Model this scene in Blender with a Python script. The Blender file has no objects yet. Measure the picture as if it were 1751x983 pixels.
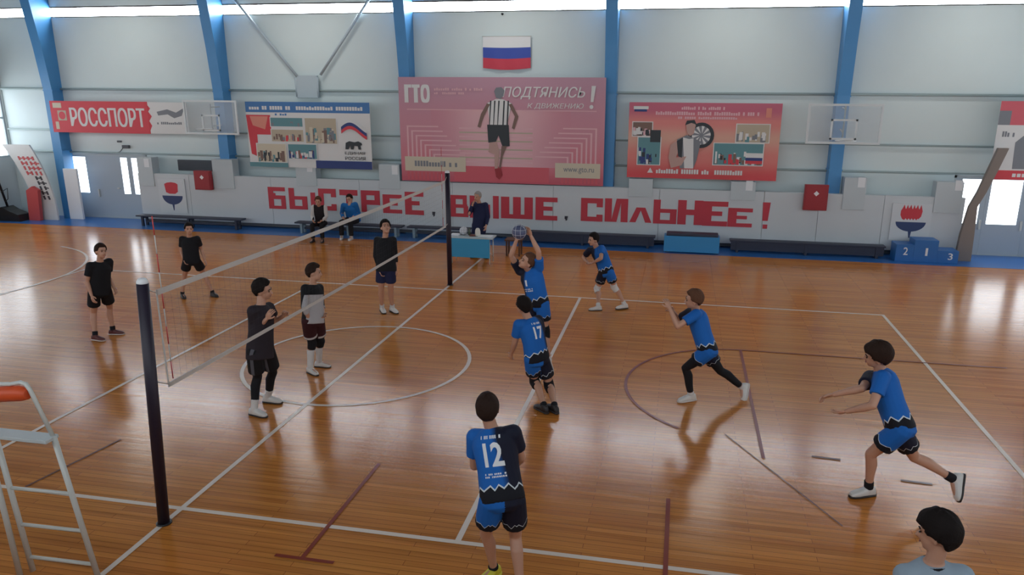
import bpy, bmesh, math, random
import numpy as np
from mathutils import Vector, Matrix
from mathutils.bvhtree import BVHTree

# ------------------------------------------------------------------ camera, world, exposure
S = bpy.context.scene
COL = S.collection
R_ = Vector((0.981271, 0.192549, 0.005641)); U_ = Vector((-0.056197, 0.258137, 0.964472)); F_ = Vector((-0.184252, 0.946726, -0.264123))
cam = bpy.data.objects.new('camera', bpy.data.cameras.new('camera'))
COL.objects.link(cam)
cam.matrix_world = Matrix(((R_.x, U_.x, -F_.x, 4.9298), (R_.y, U_.y, -F_.y, -10.6106), (R_.z, U_.z, -F_.z, 4.2668), (0, 0, 0, 1)))
cam.data.sensor_width = 36.0
cam.data.lens = 1275.93 / 1751 * 36.0
cam.data.shift_x = -36.55 / 1751
cam.data.shift_y = 9.01 / 1751
cam.data.clip_end = 200
S.camera = cam
S.view_settings.view_transform = 'Standard'
S.view_settings.look = 'None'
S.view_settings.gamma = 1.0
S.view_settings.use_curve_mapping = False
S.view_settings.exposure = 0.74
W = bpy.data.worlds.new('sky'); S.world = W; W.use_nodes = True
W.node_tree.nodes['Background'].inputs[0].default_value = (0.86, 0.94, 1.0, 1)
W.node_tree.nodes['Background'].inputs[1].default_value = 1.75
WINDOW_STRENGTH = 2.0
STRIP_STRENGTH = 19.0
FILL_LAMP_ROWS = (9.0,)
FILL_LAMP_WATTS = 20
S.cycles.max_bounces = 6
S.cycles.diffuse_bounces = 4
S.cycles.glossy_bounces = 3
S.cycles.transparent_max_bounces = 8
S.cycles.caustics_reflective = False
S.cycles.caustics_refractive = False
S.cycles.sample_clamp_indirect = 4.0

# ------------------------------------------------------------------ helpers
def lin(c):
    return tuple(((v / 12.92) if v <= 0.04045 else ((v + 0.055) / 1.055) ** 2.4) for v in c)
def rgb(r, g, b): return lin((r / 255, g / 255, b / 255))
def mat(name, col, rough=0.6, metal=0.0, noise=0.0, scale=8.0, bump=0.0, emit=None, spec=None, alpha=None):
    m = bpy.data.materials.new(name); m.use_nodes = True
    nt = m.node_tree; b = nt.nodes['Principled BSDF']
    b.inputs['Base Color'].default_value = (*col, 1)
    b.inputs['Roughness'].default_value = rough
    b.inputs['Metallic'].default_value = metal
    if spec is not None: b.inputs['Specular IOR Level'].default_value = spec
    if alpha is not None: b.inputs['Alpha'].default_value = alpha
    if emit:
        b.inputs['Emission Color'].default_value = (*emit[:3], 1); b.inputs['Emission Strength'].default_value = emit[3]
    if noise or bump:
        tc = nt.nodes.new('ShaderNodeTexCoord'); n = nt.nodes.new('ShaderNodeTexNoise')
        n.inputs['Scale'].default_value = scale; n.inputs['Detail'].default_value = 4
        nt.links.new(tc.outputs['Object'], n.inputs['Vector'])
        if noise:
            mx = nt.nodes.new('ShaderNodeMix'); mx.data_type = 'RGBA'
            mx.inputs[6].default_value = (*[max(0, c * (1 - noise)) for c in col], 1)
            mx.inputs[7].default_value = (*[min(1, c * (1 + noise)) for c in col], 1)
            nt.links.new(n.outputs['Fac'], mx.inputs[0]); nt.links.new(mx.outputs[2], b.inputs['Base Color'])
        if bump:
            bp = nt.nodes.new('ShaderNodeBump'); bp.inputs['Strength'].default_value = bump; bp.inputs['Distance'].default_value = 0.02
            nt.links.new(n.outputs['Fac'], bp.inputs['Height']); nt.links.new(bp.outputs['Normal'], b.inputs['Normal'])
    return m

class MB:
    """collects shapes into one bmesh with material slots"""
    def __init__(self): self.bm = bmesh.new(); self.mats = []
    def slot(self, m):
        if m not in self.mats: self.mats.append(m)
        return self.mats.index(m)
    def _tag(self, n0, m):
        k = self.slot(m); self.bm.faces.ensure_lookup_table()
        for f in self.bm.faces[n0:]: f.material_index = k
    def box(self, x0, y0, z0, x1, y1, z1, m, bevel=0.0):
        n0 = len(self.bm.faces)
        tb = bmesh.new(); bmesh.ops.create_cube(tb, size=1)
        for v in tb.verts:
            v.co = Vector(((x0 + x1) / 2 + v.co.x * (x1 - x0), (y0 + y1) / 2 + v.co.y * (y1 - y0), (z0 + z1) / 2 + v.co.z * (z1 - z0)))
        if bevel: bmesh.ops.bevel(tb, geom=tb.edges[:], offset=bevel, segments=2, affect='EDGES', profile=0.6)
        self.merge(tb); self._tag(n0, m); return self
    def merge(self, tb):
        me = bpy.data.meshes.new('t'); tb.to_mesh(me); tb.free(); self.bm.from_mesh(me); bpy.data.meshes.remove(me)
    def tube(self, pts, r, m, n=10, closed=False, cap=True):
        n0 = len(self.bm.faces)
        pts = [Vector(p) for p in pts]; rs = r if isinstance(r, (list, tuple)) else [r] * len(pts)
        rings = []; prev = None
        for i, p in enumerate(pts):
            a = pts[i - 1] if (i > 0 or closed) else p
            b = pts[(i + 1) % len(pts)] if (i < len(pts) - 1 or closed) else p
            t = (b - a).normalized()
            if prev is None:
                ref = Vector((0, 0, 1)) if abs(t.z) < 0.9 else Vector((1, 0, 0))
                u = t.cross(ref).normalized()
            else: u = (prev - t * prev.dot(t)).normalized()
            prev = u; w = t.cross(u)
            rings.append([self.bm.verts.new(p + (u * math.cos(2 * math.pi * k / n) + w * math.sin(2 * math.pi * k / n)) * rs[i]) for k in range(n)])
        for i in range(len(rings) - (0 if closed else 1)):
            A, B = rings[i], rings[(i + 1) % len(rings)]
            for k in range(n):
                f = self.bm.faces.new((A[k], A[(k + 1) % n], B[(k + 1) % n], B[k])); f.smooth = True
        if cap and not closed:
            self.bm.faces.new(rings[0][::-1]); self.bm.faces.new(rings[-1])
        self._tag(n0, m); return self
    def prism(self, pts, y0, y1, m):
        """polygon in (x,z) extruded from y0 to y1"""
        n0 = len(self.bm.faces)
        A = [self.bm.verts.new((x, y0, z)) for x, z in pts]; B = [self.bm.verts.new((x, y1, z)) for x, z in pts]
        self.bm.faces.new(A); self.bm.faces.new(B[::-1]); n = len(pts)
        for i in range(n): self.bm.faces.new((A[i], B[i], B[(i + 1) % n], A[(i + 1) % n]))
        self._tag(n0, m); return self
    def poly3(self, pts, m):
        n0 = len(self.bm.faces); self.bm.faces.new([self.bm.verts.new(p) for p in pts]); self._tag(n0, m); return self
    def lathe(self, prof, c, m, n=24):
        n0 = len(self.bm.faces); c = Vector(c)
        R = [[self.bm.verts.new(c + Vector((r * math.cos(2 * math.pi * k / n), r * math.sin(2 * math.pi * k / n), z))) for k in range(n)] for r, z in prof]
        for A, B in zip(R, R[1:]):
            for k in range(n):
                f = self.bm.faces.new((A[k], A[(k + 1) % n], B[(k + 1) % n], B[k])); f.smooth = True
        self.bm.faces.new(R[0][::-1]); self.bm.faces.new(R[-1]); self._tag(n0, m); return self
    def ball(self, c, r, m, seg=20, sc=(1, 1, 1)):
        n0 = len(self.bm.faces); tb = bmesh.new(); bmesh.ops.create_uvsphere(tb, u_segments=seg, v_segments=seg // 2 + 2, radius=r)
        for v in tb.verts: v.co = Vector((v.co.x * sc[0], v.co.y * sc[1], v.co.z * sc[2])) + Vector(c)
        for f in tb.faces: f.smooth = True
        self.merge(tb); self._tag(n0, m); return self
    def data(self, dv, df, m):
        n0 = len(self.bm.faces); vs = [self.bm.verts.new(v) for v in dv]
        for f in df:
            try: self.bm.faces.new([vs[i] for i in f])
            except ValueError: pass
        self._tag(n0, m); return self
    def build(self, name, parent=None, loc=None, fix=True):
        if fix: bmesh.ops.recalc_face_normals(self.bm, faces=self.bm.faces[:])
        me = bpy.data.meshes.new(name); 
        if loc is not None: bmesh.ops.translate(self.bm, verts=self.bm.verts[:], vec=-Vector(loc))
        self.bm.to_mesh(me); self.bm.free()
        for m in self.mats: me.materials.append(m)
        o = bpy.data.objects.new(name, me); COL.objects.link(o)
        if parent is not None: o.parent = parent
        elif loc is not None: o.location = loc
        return o
def tag(o, label=None, cat=None, group=None, kind=None):
    if label: o['label'] = label
    if cat: o['category'] = cat
    if group: o['group'] = group
    if kind: o['kind'] = kind
    return o
def thing(name, label, cat, loc, group=None):
    o = bpy.data.objects.new(name, None); COL.objects.link(o); o.location = loc; o.empty_display_size = 0.1
    return tag(o, label, cat, group)
def copy_tree(o, parent=None):
    c = o.copy(); COL.objects.link(c)
    if parent is not None: c.parent = parent
    for ch in list(o.children): copy_tree(ch, c)
    return c
def text_geo(body, x0, z0, x1, z1, y, bold=0.0, shear=0.0, depth=0.004, rot=False):
    """lettering fitted into a box on a plane y = const, facing -y"""
    cu = bpy.data.curves.new('t', 'FONT'); cu.body = body; cu.size = 1; cu.offset = bold; cu.shear = shear; cu.resolution_u = 3
    cu.align_x = 'LEFT'
    ob = bpy.data.objects.new('t', cu); COL.objects.link(ob); bpy.context.view_layer.update()
    me = bpy.data.meshes.new_from_object(ob.evaluated_get(bpy.context.evaluated_depsgraph_get()))
    V = np.array([v.co[:2] for v in me.vertices]); Fs = [tuple(p.vertices) for p in me.polygons]
    bpy.data.objects.remove(ob); bpy.data.curves.remove(cu); bpy.data.meshes.remove(me)
    lo, hi = V.min(0), V.max(0); V = (V - lo) / (hi - lo)
    dv, df = [], []   # triangles of self-crossing glyph outlines overlap: each gets a hair of its own depth
    for k, f in enumerate(Fs):
        df.append(tuple(range(len(dv), len(dv) + len(f))))
        dv += [(x0 + V[i][0] * (x1 - x0), y - depth - .00007 * (k % 9), z0 + V[i][1] * (z1 - z0)) for i in f]
    return dv, df
def grad_mat(name, axis, stops, rough=.6):
    """printed colour gradient along x (0) or z (2) in metres: stops of (position, colour)"""
    m = bpy.data.materials.new(name); m.use_nodes = True; nt = m.node_tree; b = nt.nodes['Principled BSDF']; b.inputs['Roughness'].default_value = rough
    tc = nt.nodes.new('ShaderNodeTexCoord'); sp = nt.nodes.new('ShaderNodeSeparateXYZ'); nt.links.new(tc.outputs['Object'], sp.inputs[0])
    prev = None; out = None
    for (pa, ca), (pb, cb) in zip(stops, stops[1:]):
        r = nt.nodes.new('ShaderNodeMapRange'); r.interpolation_type = 'SMOOTHSTEP'; r.inputs[1].default_value = pa; r.inputs[2].default_value = pb; nt.links.new(sp.outputs[axis], r.inputs[0])
        mx = nt.nodes.new('ShaderNodeMix'); mx.data_type = 'RGBA'; nt.links.new(r.outputs[0], mx.inputs[0])
        if out is None: mx.inputs[6].default_value = (*ca, 1)
        else: nt.links.new(out, mx.inputs[6])
        mx.inputs[7].default_value = (*cb, 1); out = mx.outputs[2]
    nt.links.new(out, b.inputs['Base Color']); return m
class Sheet:
    """flat printed sheet on a plane y: positions are fractions (u right, v down)"""
    def __init__(self, x0, z0, x1, z1, y, m, thick=0.012):
        self.a = (x0, z0, x1, z1); self.y = y; self.mb = MB(); self.k = 0
        self.mb.box(x0, y, z0, x1, y + thick, z1, m)
    def P(self, u, v): x0, z0, x1, z1 = self.a; return x0 + u * (x1 - x0), z1 - v * (z1 - z0)
    def poly(self, pts, m, lift=None):
        self.k += 1; d = 0.0012 + 0.00013 * self.k
        self.mb.prism([self.P(*p) for p in pts], self.y - d, self.y - d + 0.0004, m); return self
    def rect(self, u0, v0, u1, v1, m, lift=None): return self.poly([(u0, v0), (u1, v0), (u1, v1), (u0, v1)], m, lift)
    def disc(self, u, v, r, m, a0=0, a1=360, n=24, lift=None, asp=None):
        x0, z0, x1, z1 = self.a; k = (x1 - x0) / (z1 - z0)
        pts = [(u + r * math.cos(math.radians(a0 + (a1 - a0) * i / n)), v - r * k * math.sin(math.radians(a0 + (a1 - a0) * i / n))) for i in range(n + (0 if a1 - a0 == 360 else 1))]
        if a1 - a0 != 360 and (a1 - a0) % 180: pts.append((u, v))
        return self.poly(pts, m, lift)
    def text(self, s, u0, v0, u1, v1, m, bold=0.02, shear=0.0, lift=0.022):
        xa, za = self.P(u0, v1); xb, zb = self.P(u1, v0)
        t = bold * (zb - za)
        for dx in (-t, 0, t):   # heavier strokes from three slightly shifted layers
            self.k += 5; dv, df = text_geo(s, xa + dx, za, xb + dx, zb, self.y, 0, shear, 0.0012 + 0.00013 * self.k); self.mb.data(dv, df, m)
        return self
    def strokes(self, u0, v0, u1, v1, n, m, seed=0, gap=0.25):
        """a line of print too small to read: a row of short marks in word-like runs"""
        rnd = random.Random(seed); u = u0; w = (u1 - u0) / n
        for i in range(n):
            if rnd.random() > 0.16:
                t = rnd.choice((0, 0, 0.25)); self.rect(u, v0 + (v1 - v0) * t, u + w * (1 - gap), v1, m, lift=0.021)
            u += w
        return self
    def build(self, name, parent=None): return self.mb.build(name, parent)

# ------------------------------------------------------------------ materials
WALLM = mat('wall_paint', rgb(208, 221, 222), 0.55, noise=0.03, scale=1.5)
SIDEM = mat('side_wall_paint', rgb(196, 203, 203), 0.6, noise=0.03, scale=1.5)
CEILM = mat('ceiling_paint', rgb(96, 100, 104), 0.7, noise=0.03, scale=1)
BLUEC = mat('blue_column_paint', rgb(70, 138, 194), 0.4, noise=0.06, scale=3)
BLUEF = mat('blue_floor_paint', rgb(40, 100, 168), 0.28, noise=0.1, scale=2)
RAILM = mat('rail_paint', rgb(150, 165, 165), 0.5)
BRACEM = mat('brace_paint', rgb(178, 192, 200), 0.5)
PANELM = mat('cover_panel_paint', rgb(194, 201, 206), 0.55, noise=0.03, scale=2)
BLOCKM = mat('cover_block_paint', rgb(184, 194, 199), 0.55, noise=0.03, scale=2)
SEAMM = mat('seam_dark', rgb(90, 94, 100), 0.7)
REDL = mat('red_letter_paint', rgb(184, 50, 66), 0.5, noise=0.05, scale=6)
DARK = mat('dark_paint', rgb(40, 42, 54), 0.5)
WHITE = mat('white_paint', rgb(225, 226, 228), 0.45)
PAPER = mat('paper', rgb(222, 226, 230), 0.7)
GLASS_LIT = mat('lit_window_glass', rgb(230, 240, 250), 0.2, emit=(0.88, 0.95, 1.0, WINDOW_STRENGTH))
STRIP_LIT = mat('lit_clerestory_glass', rgb(230, 240, 250), 0.2, emit=(0.86, 0.94, 1.0, STRIP_STRENGTH))
FRAMEW = mat('window_frame_paint', rgb(175, 185, 190), 0.5)
DOORM = mat('door_paint', rgb(168, 180, 190), 0.45, noise=0.03, scale=2)
LINEW = mat('white_line_paint', rgb(228, 212, 198), 0.3, spec=.3)
LINEF = mat('faded_dash_paint', rgb(196, 150, 112), 0.3, spec=.3)
LINER = mat('red_line_paint', rgb(132, 44, 24), 0.3, spec=.25)
LINED = mat('dark_line_paint', rgb(96, 50, 28), 0.3, spec=.25)
BENCHM = mat('bench_dark_wood', rgb(38, 46, 66), 0.5, noise=0.1, scale=8)
BLACKM = mat('black_metal', rgb(22, 22, 26), 0.45)
POSTM = mat('post_padding', rgb(28, 18, 38), 0.5, noise=0.1, scale=10)
STEEL = mat('white_enamel_steel', rgb(205, 206, 200), 0.35, noise=0.04, scale=6)

# ------------------------------------------------------------------ floor
def floor_material():
    m = mat('varnished_plank_floor', rgb(150, 92, 56), 0.2); nt = m.node_tree; L = nt.links.new; N = nt.nodes.new
    b = nt.nodes['Principled BSDF']
    tc = N('ShaderNodeTexCoord')
    br = N('ShaderNodeTexBrick'); br.inputs['Scale'].default_value = 1; br.inputs['Brick Width'].default_value = 1.6; br.inputs['Row Height'].default_value = 0.075
    br.inputs['Mortar Size'].default_value = 0.0025; br.inputs['Mortar Smooth'].default_value = 0.2; br.inputs['Bias'].default_value = 0.0
    br.offset = 0.37; br.squash = 1
    br.inputs['Color1'].default_value = (*rgb(210, 138, 66), 1); br.inputs['Color2'].default_value = (*rgb(190, 119, 54), 1); br.inputs['Mortar'].default_value = (*rgb(120, 68, 36), 1)
    L(tc.outputs['Object'], br.inputs['Vector'])
    # stretched grain along the planks
    mp = N('ShaderNodeMapping'); mp.inputs['Scale'].default_value = (0.35, 9, 1); L(tc.outputs['Object'], mp.inputs['Vector'])
    n1 = N('ShaderNodeTexNoise'); n1.inputs['Scale'].default_value = 1.6; n1.inputs['Detail'].default_value = 6; L(mp.outputs[0], n1.inputs['Vector'])
    n2 = N('ShaderNodeTexNoise'); n2.inputs['Scale'].default_value = 0.35; n2.inputs['Detail'].default_value = 2; L(tc.outputs['Object'], n2.inputs['Vector'])
    r1 = N('ShaderNodeMapRange'); r1.inputs[1].default_value = 0.3; r1.inputs[2].default_value = 0.7; r1.inputs[3].default_value = 0.80; r1.inputs[4].default_value = 1.16; L(n1.outputs['Fac'], r1.inputs[0])
    mx = N('ShaderNodeMix'); mx.data_type = 'RGBA'; mx.blend_type = 'MULTIPLY'; mx.inputs[0].default_value = 1
    L(br.outputs['Color'], mx.inputs[6]); L(r1.outputs[0], mx.inputs[7])
    mx2 = N('ShaderNodeMix'); mx2.data_type = 'RGBA'; mx2.blend_type = 'MULTIPLY'
    r2 = N('ShaderNodeMapRange'); r2.inputs[1].default_value = 0.35; r2.inputs[2].default_value = 0.65; r2.inputs[3].default_value = 0; r2.inputs[4].default_value = 0.6; L(n2.outputs['Fac'], r2.inputs[0])
    L(r2.outputs[0], mx2.inputs[0]); L(mx.outputs[2], mx2.inputs[6]); mx2.inputs[7].default_value = (1.0, 0.86, 0.74, 1)
    L(mx2.outputs[2], b.inputs['Base Color'])
    r3 = N('ShaderNodeMapRange'); r3.inputs[3].default_value = 0.12; r3.inputs[4].default_value = 0.25; L(n1.outputs['Fac'], r3.inputs[0]); L(r3.outputs[0], b.inputs['Roughness'])
    bp = N('ShaderNodeBump'); bp.inputs['Strength'].default_value = 0.12; bp.inputs['Distance'].default_value = 0.01
    L(n1.outputs['Fac'], bp.inputs['Height']); L(bp.outputs['Normal'], b.inputs['Normal'])
    b.inputs['Specular IOR Level'].default_value = 0.36
    return m
FLOORM = floor_material()
XL, XR, YB, YF = -17.15, 17.0, -12.6, 11.0
CEIL_F, CEIL_B = 6.9, 8.6
floor = tag(MB().box(XL - .2, YB, -0.1, XR + .2, YF + .2, 0, FLOORM).build('floor'), 'varnished orange brown plank sports floor', kind='structure')
tag(MB().box(XL, 9.42, 0, XR, YF, 0.004, BLUEF).build('trim_1'), 'blue painted floor border along the far wall', kind='structure')
def line_strip(mb, a, b, w, z, m):
    a = Vector((*a, 0)); b = Vector((*b, 0)); t = (b - a).normalized(); n = Vector((-t.y, t.x, 0)) * w / 2
    P = [a - n - t * w / 2, b - n + t * w / 2, b + n + t * w / 2, a + n - t * w / 2]
    k0 = len(mb.bm.faces); A = [mb.bm.verts.new((p.x, p.y, z)) for p in P]; mb.bm.faces.new(A); mb._tag(k0, m)
def arc_strip(mb, c, r, a0, a1, w, z, m, n=72):
    k0 = len(mb.bm.faces); R = []
    for i in range(n + 1):
        a = math.radians(a0 + (a1 - a0) * i / n); d = (math.cos(a), math.sin(a))
        R.append([mb.bm.verts.new((c[0] + d[0] * q, c[1] + d[1] * q, z)) for q in (r - w / 2, r + w / 2)])
    for A, B in zip(R, R[1:]): mb.bm.faces.new((A[0], A[1], B[1], B[0]))
    mb._tag(k0, m)
mb = MB(); Zl = 0.003; lw = 0.06
for a, b in (((-9, 4.5), (9, 4.5)), ((-9, -4.5), (9, -4.5)), ((-9, -4.5), (-9, 4.5)), ((9, -4.5), (9, 4.5)), ((0, -8.6), (0, 8.2)), ((3, -4.5), (3, 4.5)), ((-3, -4.5), (-3, 4.5))):
    line_strip(mb, a, b, lw, Zl, LINEW); Zl += 0.0004
arc_strip(mb, (0, 0), 1.78, 0, 360, lw, Zl, LINEW)
arc_strip(mb, (-12.6, 3.1), 3.65, -75, 75, lw, Zl + .0004, LINEW)
for k in range(38): line_strip(mb, (-12 + .64 * k, 8.45), (-11.72 + .64 * k, 8.45), .035, 0.0085, LINEF)
tag(mb.build('white_court_lines', floor, fix=False), 'white painted volleyball court lines')
mb = MB(); rw = 0.045
arc_strip(mb, (6.1, 0), 1.8, 90, 236, rw, 0.007, LINER)
line_strip(mb, (6.1, 1.8), (6.1, -2.1), rw, 0.0074, LINER)
line_strip(mb, (6.1, 1.8), (10.2, 1.8), rw * .8, 0.0078, LINER)
line_strip(mb, (1.65, -5.05), (1.65, -3.2), rw, 0.0074, LINER); line_strip(mb, (1.4, -5.05), (1.95, -5.05), rw, 0.0078, LINER)
line_strip(mb, (5.0, -3.3), (5.0, -5.2), rw, 0.0074, LINER)
line_strip(mb, (-1.95, -4.45), (-1.75, -3.25), rw * .6, 0.0074, LINED)
line_strip(mb, (5.68, -1.55), (6.74, -3.45), rw * .35, 0.0082, LINED)
for a in ((6.7, -1.95), (7.6, -2.35)): line_strip(mb, a, (a[0] + .28, a[1] - .02), rw, 0.0074, LINED)
tag(mb.build('red_court_lines', floor, fix=False), 'faint red painted basketball lines')

# ------------------------------------------------------------------ shell
def cut_wall(x0, x1, z0, z1, holes):
    """rectangles in (x,z) covering a wall minus its openings"""
    xs = sorted({x0, x1, *[h[0] for h in holes], *[h[2] for h in holes]}); zs = sorted({z0, z1, *[h[1] for h in holes], *[h[3] for h in holes]})
    for xa, xb in zip(xs, xs[1:]):
        for za, zb in zip(zs, zs[1:]):
            cx, cz = (xa + xb) / 2, (za + zb) / 2
            if not any(h[0] < cx < h[2] and h[1] < cz < h[3] for h in holes): yield xa, za, xb, zb
COLX = [-15, -9, -3, 2.92, 8.98, 14.9]
strip_z = (6.36, 6.62)
edges = [XL] + COLX + [XR]
holes = [(a + .15, strip_z[0], b - .15, strip_z[1]) for a, b in zip(edges, edges[1:])]
dL = (-15.15, 0.0, -12.05, 2.12); dR = (12.05, 0.0, 15.2, 2.12)
mb = MB()
for xa, za, xb, zb in cut_wall(XL - .2, XR + .2, 0, 7.4, holes + [dL, dR]): mb.box(xa, YF, za, xb, YF + .2, zb, WALLM)
bmesh.ops.remove_doubles(mb.bm, verts=mb.bm.verts[:], dist=1e-4)
tag(mb.build('wall_far'), 'pale grey green sandwich panel wall behind the court', kind='structure')
for i, (xa, za, xb, zb) in enumerate(holes):
    mb = MB().box(xa, YF + .09, za, xb, YF + .11, zb, STRIP_LIT)
    w = tag(mb.build(f'window_{i + 1}'), 'bright clerestory strip window under the ceiling', kind='structure')
    fb = MB()
    fb.box(xa, YF + .0, za - .03, xb, YF + .12, za, FRAMEW)
    fb.box(xa, YF + .0, zb, xb, YF + .12, zb + .03, FRAMEW)
    fb.build('window_frame', w)
# side walls with glazed bays
def side_wall(x, s, name, first, pane=True):
    bays = [(-11.6, -6.6), (-5.6, -0.6), (.4, 5.4), (6.3, 10.95)]
    hs = [(a, 1.95, b, 4.22) for a, b in bays]
    mb = MB()
    for ya, za, yb, zb in cut_wall(YB, YF, 0, 9.0, hs): mb.box(min(x, x + s * .2), ya, za, max(x, x + s * .2), yb, zb, SIDEM)
    tag(mb.build(name), 'grey side wall of the hall', kind='structure')
    for i, (a, b) in enumerate(bays):
        mb = MB().box(x + s * .10, a, 1.95, x + s * .12, b, 4.22, GLASS_LIT)
        w = tag(mb.build(f'window_{first + i}'), 'bright multi pane side window', kind='structure')
        fb = MB()
        for z in (1.95, 3.2, 4.17): fb.box(x + s * .02, a, z, x + s * .14, b, z + .06, FRAMEW)
        for k in range(5): y = a + (b - a - .06) * k / 4; fb.box(x + s * .03, y, 1.95, x + s * .13, y + .06, 4.22, FRAMEW)
        fb.build('window_frame', w)
side_wall(XL, -1, 'wall_left', 8)
side_wall(XR, 1, 'wall_right', 12)
mb = MB(); n = 24
for i in range(n):   # ribbed ceiling deck rising towards the middle of the hall
    ya, yb = YF + .2 - (YF + .2 - YB) * i / n, YF + .2 - (YF + .2 - YB) * (i + 1) / n
    za, zb = CEIL_F + (CEIL_B - CEIL_F) * math.sin(math.pi * .5 * i / n), CEIL_F + (CEIL_B - CEIL_F) * math.sin(math.pi * .5 * (i + 1) / n)
    for y0, y1, z0, z1 in ((ya, yb, za, zb),):
        k0 = len(mb.bm.faces)
        A = [mb.bm.verts.new(p) for p in ((XL - .2, y0, z0), (XR + .2, y0, z0), (XR + .2, y1, z1), (XL - .2, y1, z1))]; mb.bm.faces.new(A)
        B = [mb.bm.verts.new(p) for p in ((XL - .2, y0, z0 + .12), (XR + .2, y0, z0 + .12), (XR + .2, y1, z1 + .12), (XL - .2, y1, z1 + .12))]; mb.bm.faces.new(B[::-1]); mb._tag(k0, CEILM)
tag(mb.build('ceiling', fix=False), 'grey ceiling deck', kind='structure')
# unseen spectator balcony the picture is taken from, parapet shaped to shade near floor
tag(MB().box(XL, YB, 2.55, XR, -10.25, 2.75, SIDEM).box(XL, -10.4, 2.75, XR, -10.25, 3.9, SIDEM).build('trim_12'), 'unseen grey spectator balcony, its solid parapet shaped to shade the near floor', kind='structure')
tag(MB().box(XL, YB - .2, 0, XR, YB, 3.6, SIDEM).build('wall_near'), 'unseen grey wall added below the open rear to block low light', kind='structure')  # unseen wall added to keep low rear light off the near floor
# unseen fill lamps added to brighten the far floor and wall, boxed in trays
FILLH = mat('fill_lamp_housing', rgb(190, 192, 190), .5)
fill_lamp0 = None
for ly in FILL_LAMP_ROWS:
    for lx in (-12, -6, 0, 6, 12):
        zc = CEIL_F + (CEIL_B - CEIL_F) * math.sin(math.pi * .5 * (YF + .2 - ly) / (YF + .2 - YB)) - .14
        if fill_lamp0 is None:
            fill_lamp0 = MB().box(-.7, -.25, 0, .7, .25, .1, FILLH, .02).box(-.6, -.2, -.01, .6, .2, 0, WHITE).build('fill_lamp'); o = fill_lamp0
        else:
            o = fill_lamp0.copy(); COL.objects.link(o)
        o.location = (lx, ly, zc); tag(o, 'unseen fill lamp in a grey tray, added under the ceiling deck above the frame', 'lamp', 'added fill lamps')
        li = bpy.data.lights.new('fill_light', 'AREA'); li.shape = 'RECTANGLE'; li.size = 1.2; li.size_y = .4; li.energy = FILL_LAMP_WATTS; li.color = (1.0, .96, .9)
        lo = bpy.data.objects.new('fill_light', li); COL.objects.link(lo); lo.parent = o; lo.location = (0, 0, -.03)
# tapered blue steel columns
for i, x in enumerate(COLX):
    hw = .16; mb = MB()
    prof = [(0, .40), (4.1, .42), (5.4, .56), (6.97, .80)]
    k0 = 0; R = []
    for z, d in prof: R.append([mb.bm.verts.new(p) for p in ((x - hw, YF - .002, z), (x - hw, YF - d, z), (x + hw, YF - d, z), (x + hw, YF - .002, z))])
    for A, B in zip(R, R[1:]):
        for k in range(4): mb.bm.faces.new((A[k], A[(k + 1) % 4], B[(k + 1) % 4], B[k]))
    mb.bm.faces.new(R[0]); mb.bm.faces.new(R[-1][::-1]); mb._tag(0, BLUEC)
    for z in (2.2, 4.1): mb.box(x - hw - .02, YF - (.425 if z > 4 else .41), z, x + hw + .02, YF - .002, z + .03, BLUEC)
    tag(mb.build(f'trim_{i + 2}'), 'blue tapered steel wall column', kind='structure')
# horizontal wall rails and pipe runs, split by bay
for i, (z, r, m) in enumerate(((4.16, .035, RAILM), (2.87, .028, RAILM), (2.16, .03, RAILM))):
    mb = MB(); mb.tube([(XL + .05, YF - .06, z), (XR - .05, YF - .06, z)], r, m, n=8)
    for k in range(34): xx = XL + .6 + k; mb.box(xx - .02, YF - .06, z - .02, xx + .02, YF, z + .02, m)
    tag(mb.build(f'trim_{i + 8}'), 'thin horizontal pipe rail along the far wall', kind='structure')
mb = MB(); yb_ = YF - .12
mb.tube([(-8.5, yb_, 6.95), (-6.5, yb_, 4.57)], .04, BRACEM); mb.tube([(-3.9, yb_, 6.95), (-5.75, yb_, 4.62)], .04, BRACEM)
mb.box(-6.56, yb_ - .02, 3.95, -5.86, yb_ + .04, 4.60, BRACEM, .01)
mb.tube([(-6.56, yb_, 4.55), (-6.56, yb_, 3.98)], .035, BRACEM); mb.tube([(-5.86, yb_, 4.55), (-5.86, yb_, 3.98)], .035, BRACEM)
tag(mb.build('trim_11'), 'V shaped grey steel wind brace on the far wall', kind='structure')
# doors
def door(n, x0, x1, leaves, panes, lab):
    mb = MB(); y = YF + .03
    mb.box(x0, y, 0, x0 + .07, y + .12, 2.12, FRAMEW); mb.box(x1 - .07, y, 0, x1, y + .12, 2.12, FRAMEW); mb.box(x0, y, 2.05, x1, y + .12, 2.12, FRAMEW)
    o = tag(mb.build(f'door_{n}'), lab, kind='structure')
    MB().box(x0, YF + .0, 0, x1, YF + .04, .006, FRAMEW).build('threshold', o)
    for a, b in leaves:
        ps = [p for p in panes if a - .01 <= p[0] and p[2] <= b + .01]
        lb = MB()
        for xa, za, xb, zb in cut_wall(a - .006, b + .006, .0, 2.06, ps): lb.box(xa, y + .02, za, xb, y + .07, zb, DOORM)
        bmesh.ops.remove_doubles(lb.bm, verts=lb.bm.verts[:], dist=1e-4)
        lf = lb.build('door_leaf', o)
        for p in ps: MB().box(p[0], y + .035, p[1], p[2], y + .05, p[3], GLASS_LIT).build('door_pane', lf)
        if not ps: MB().box(b - .12, y - .03, .98, b - .04, y + .02, 1.02, STEEL).build('door_handle', lf)
        elif len(ps) == 1: MB().box(b - .07, y - .03, .7, b - .03, y + .02, .95, STEEL).build('door_handle', lf)
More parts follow.
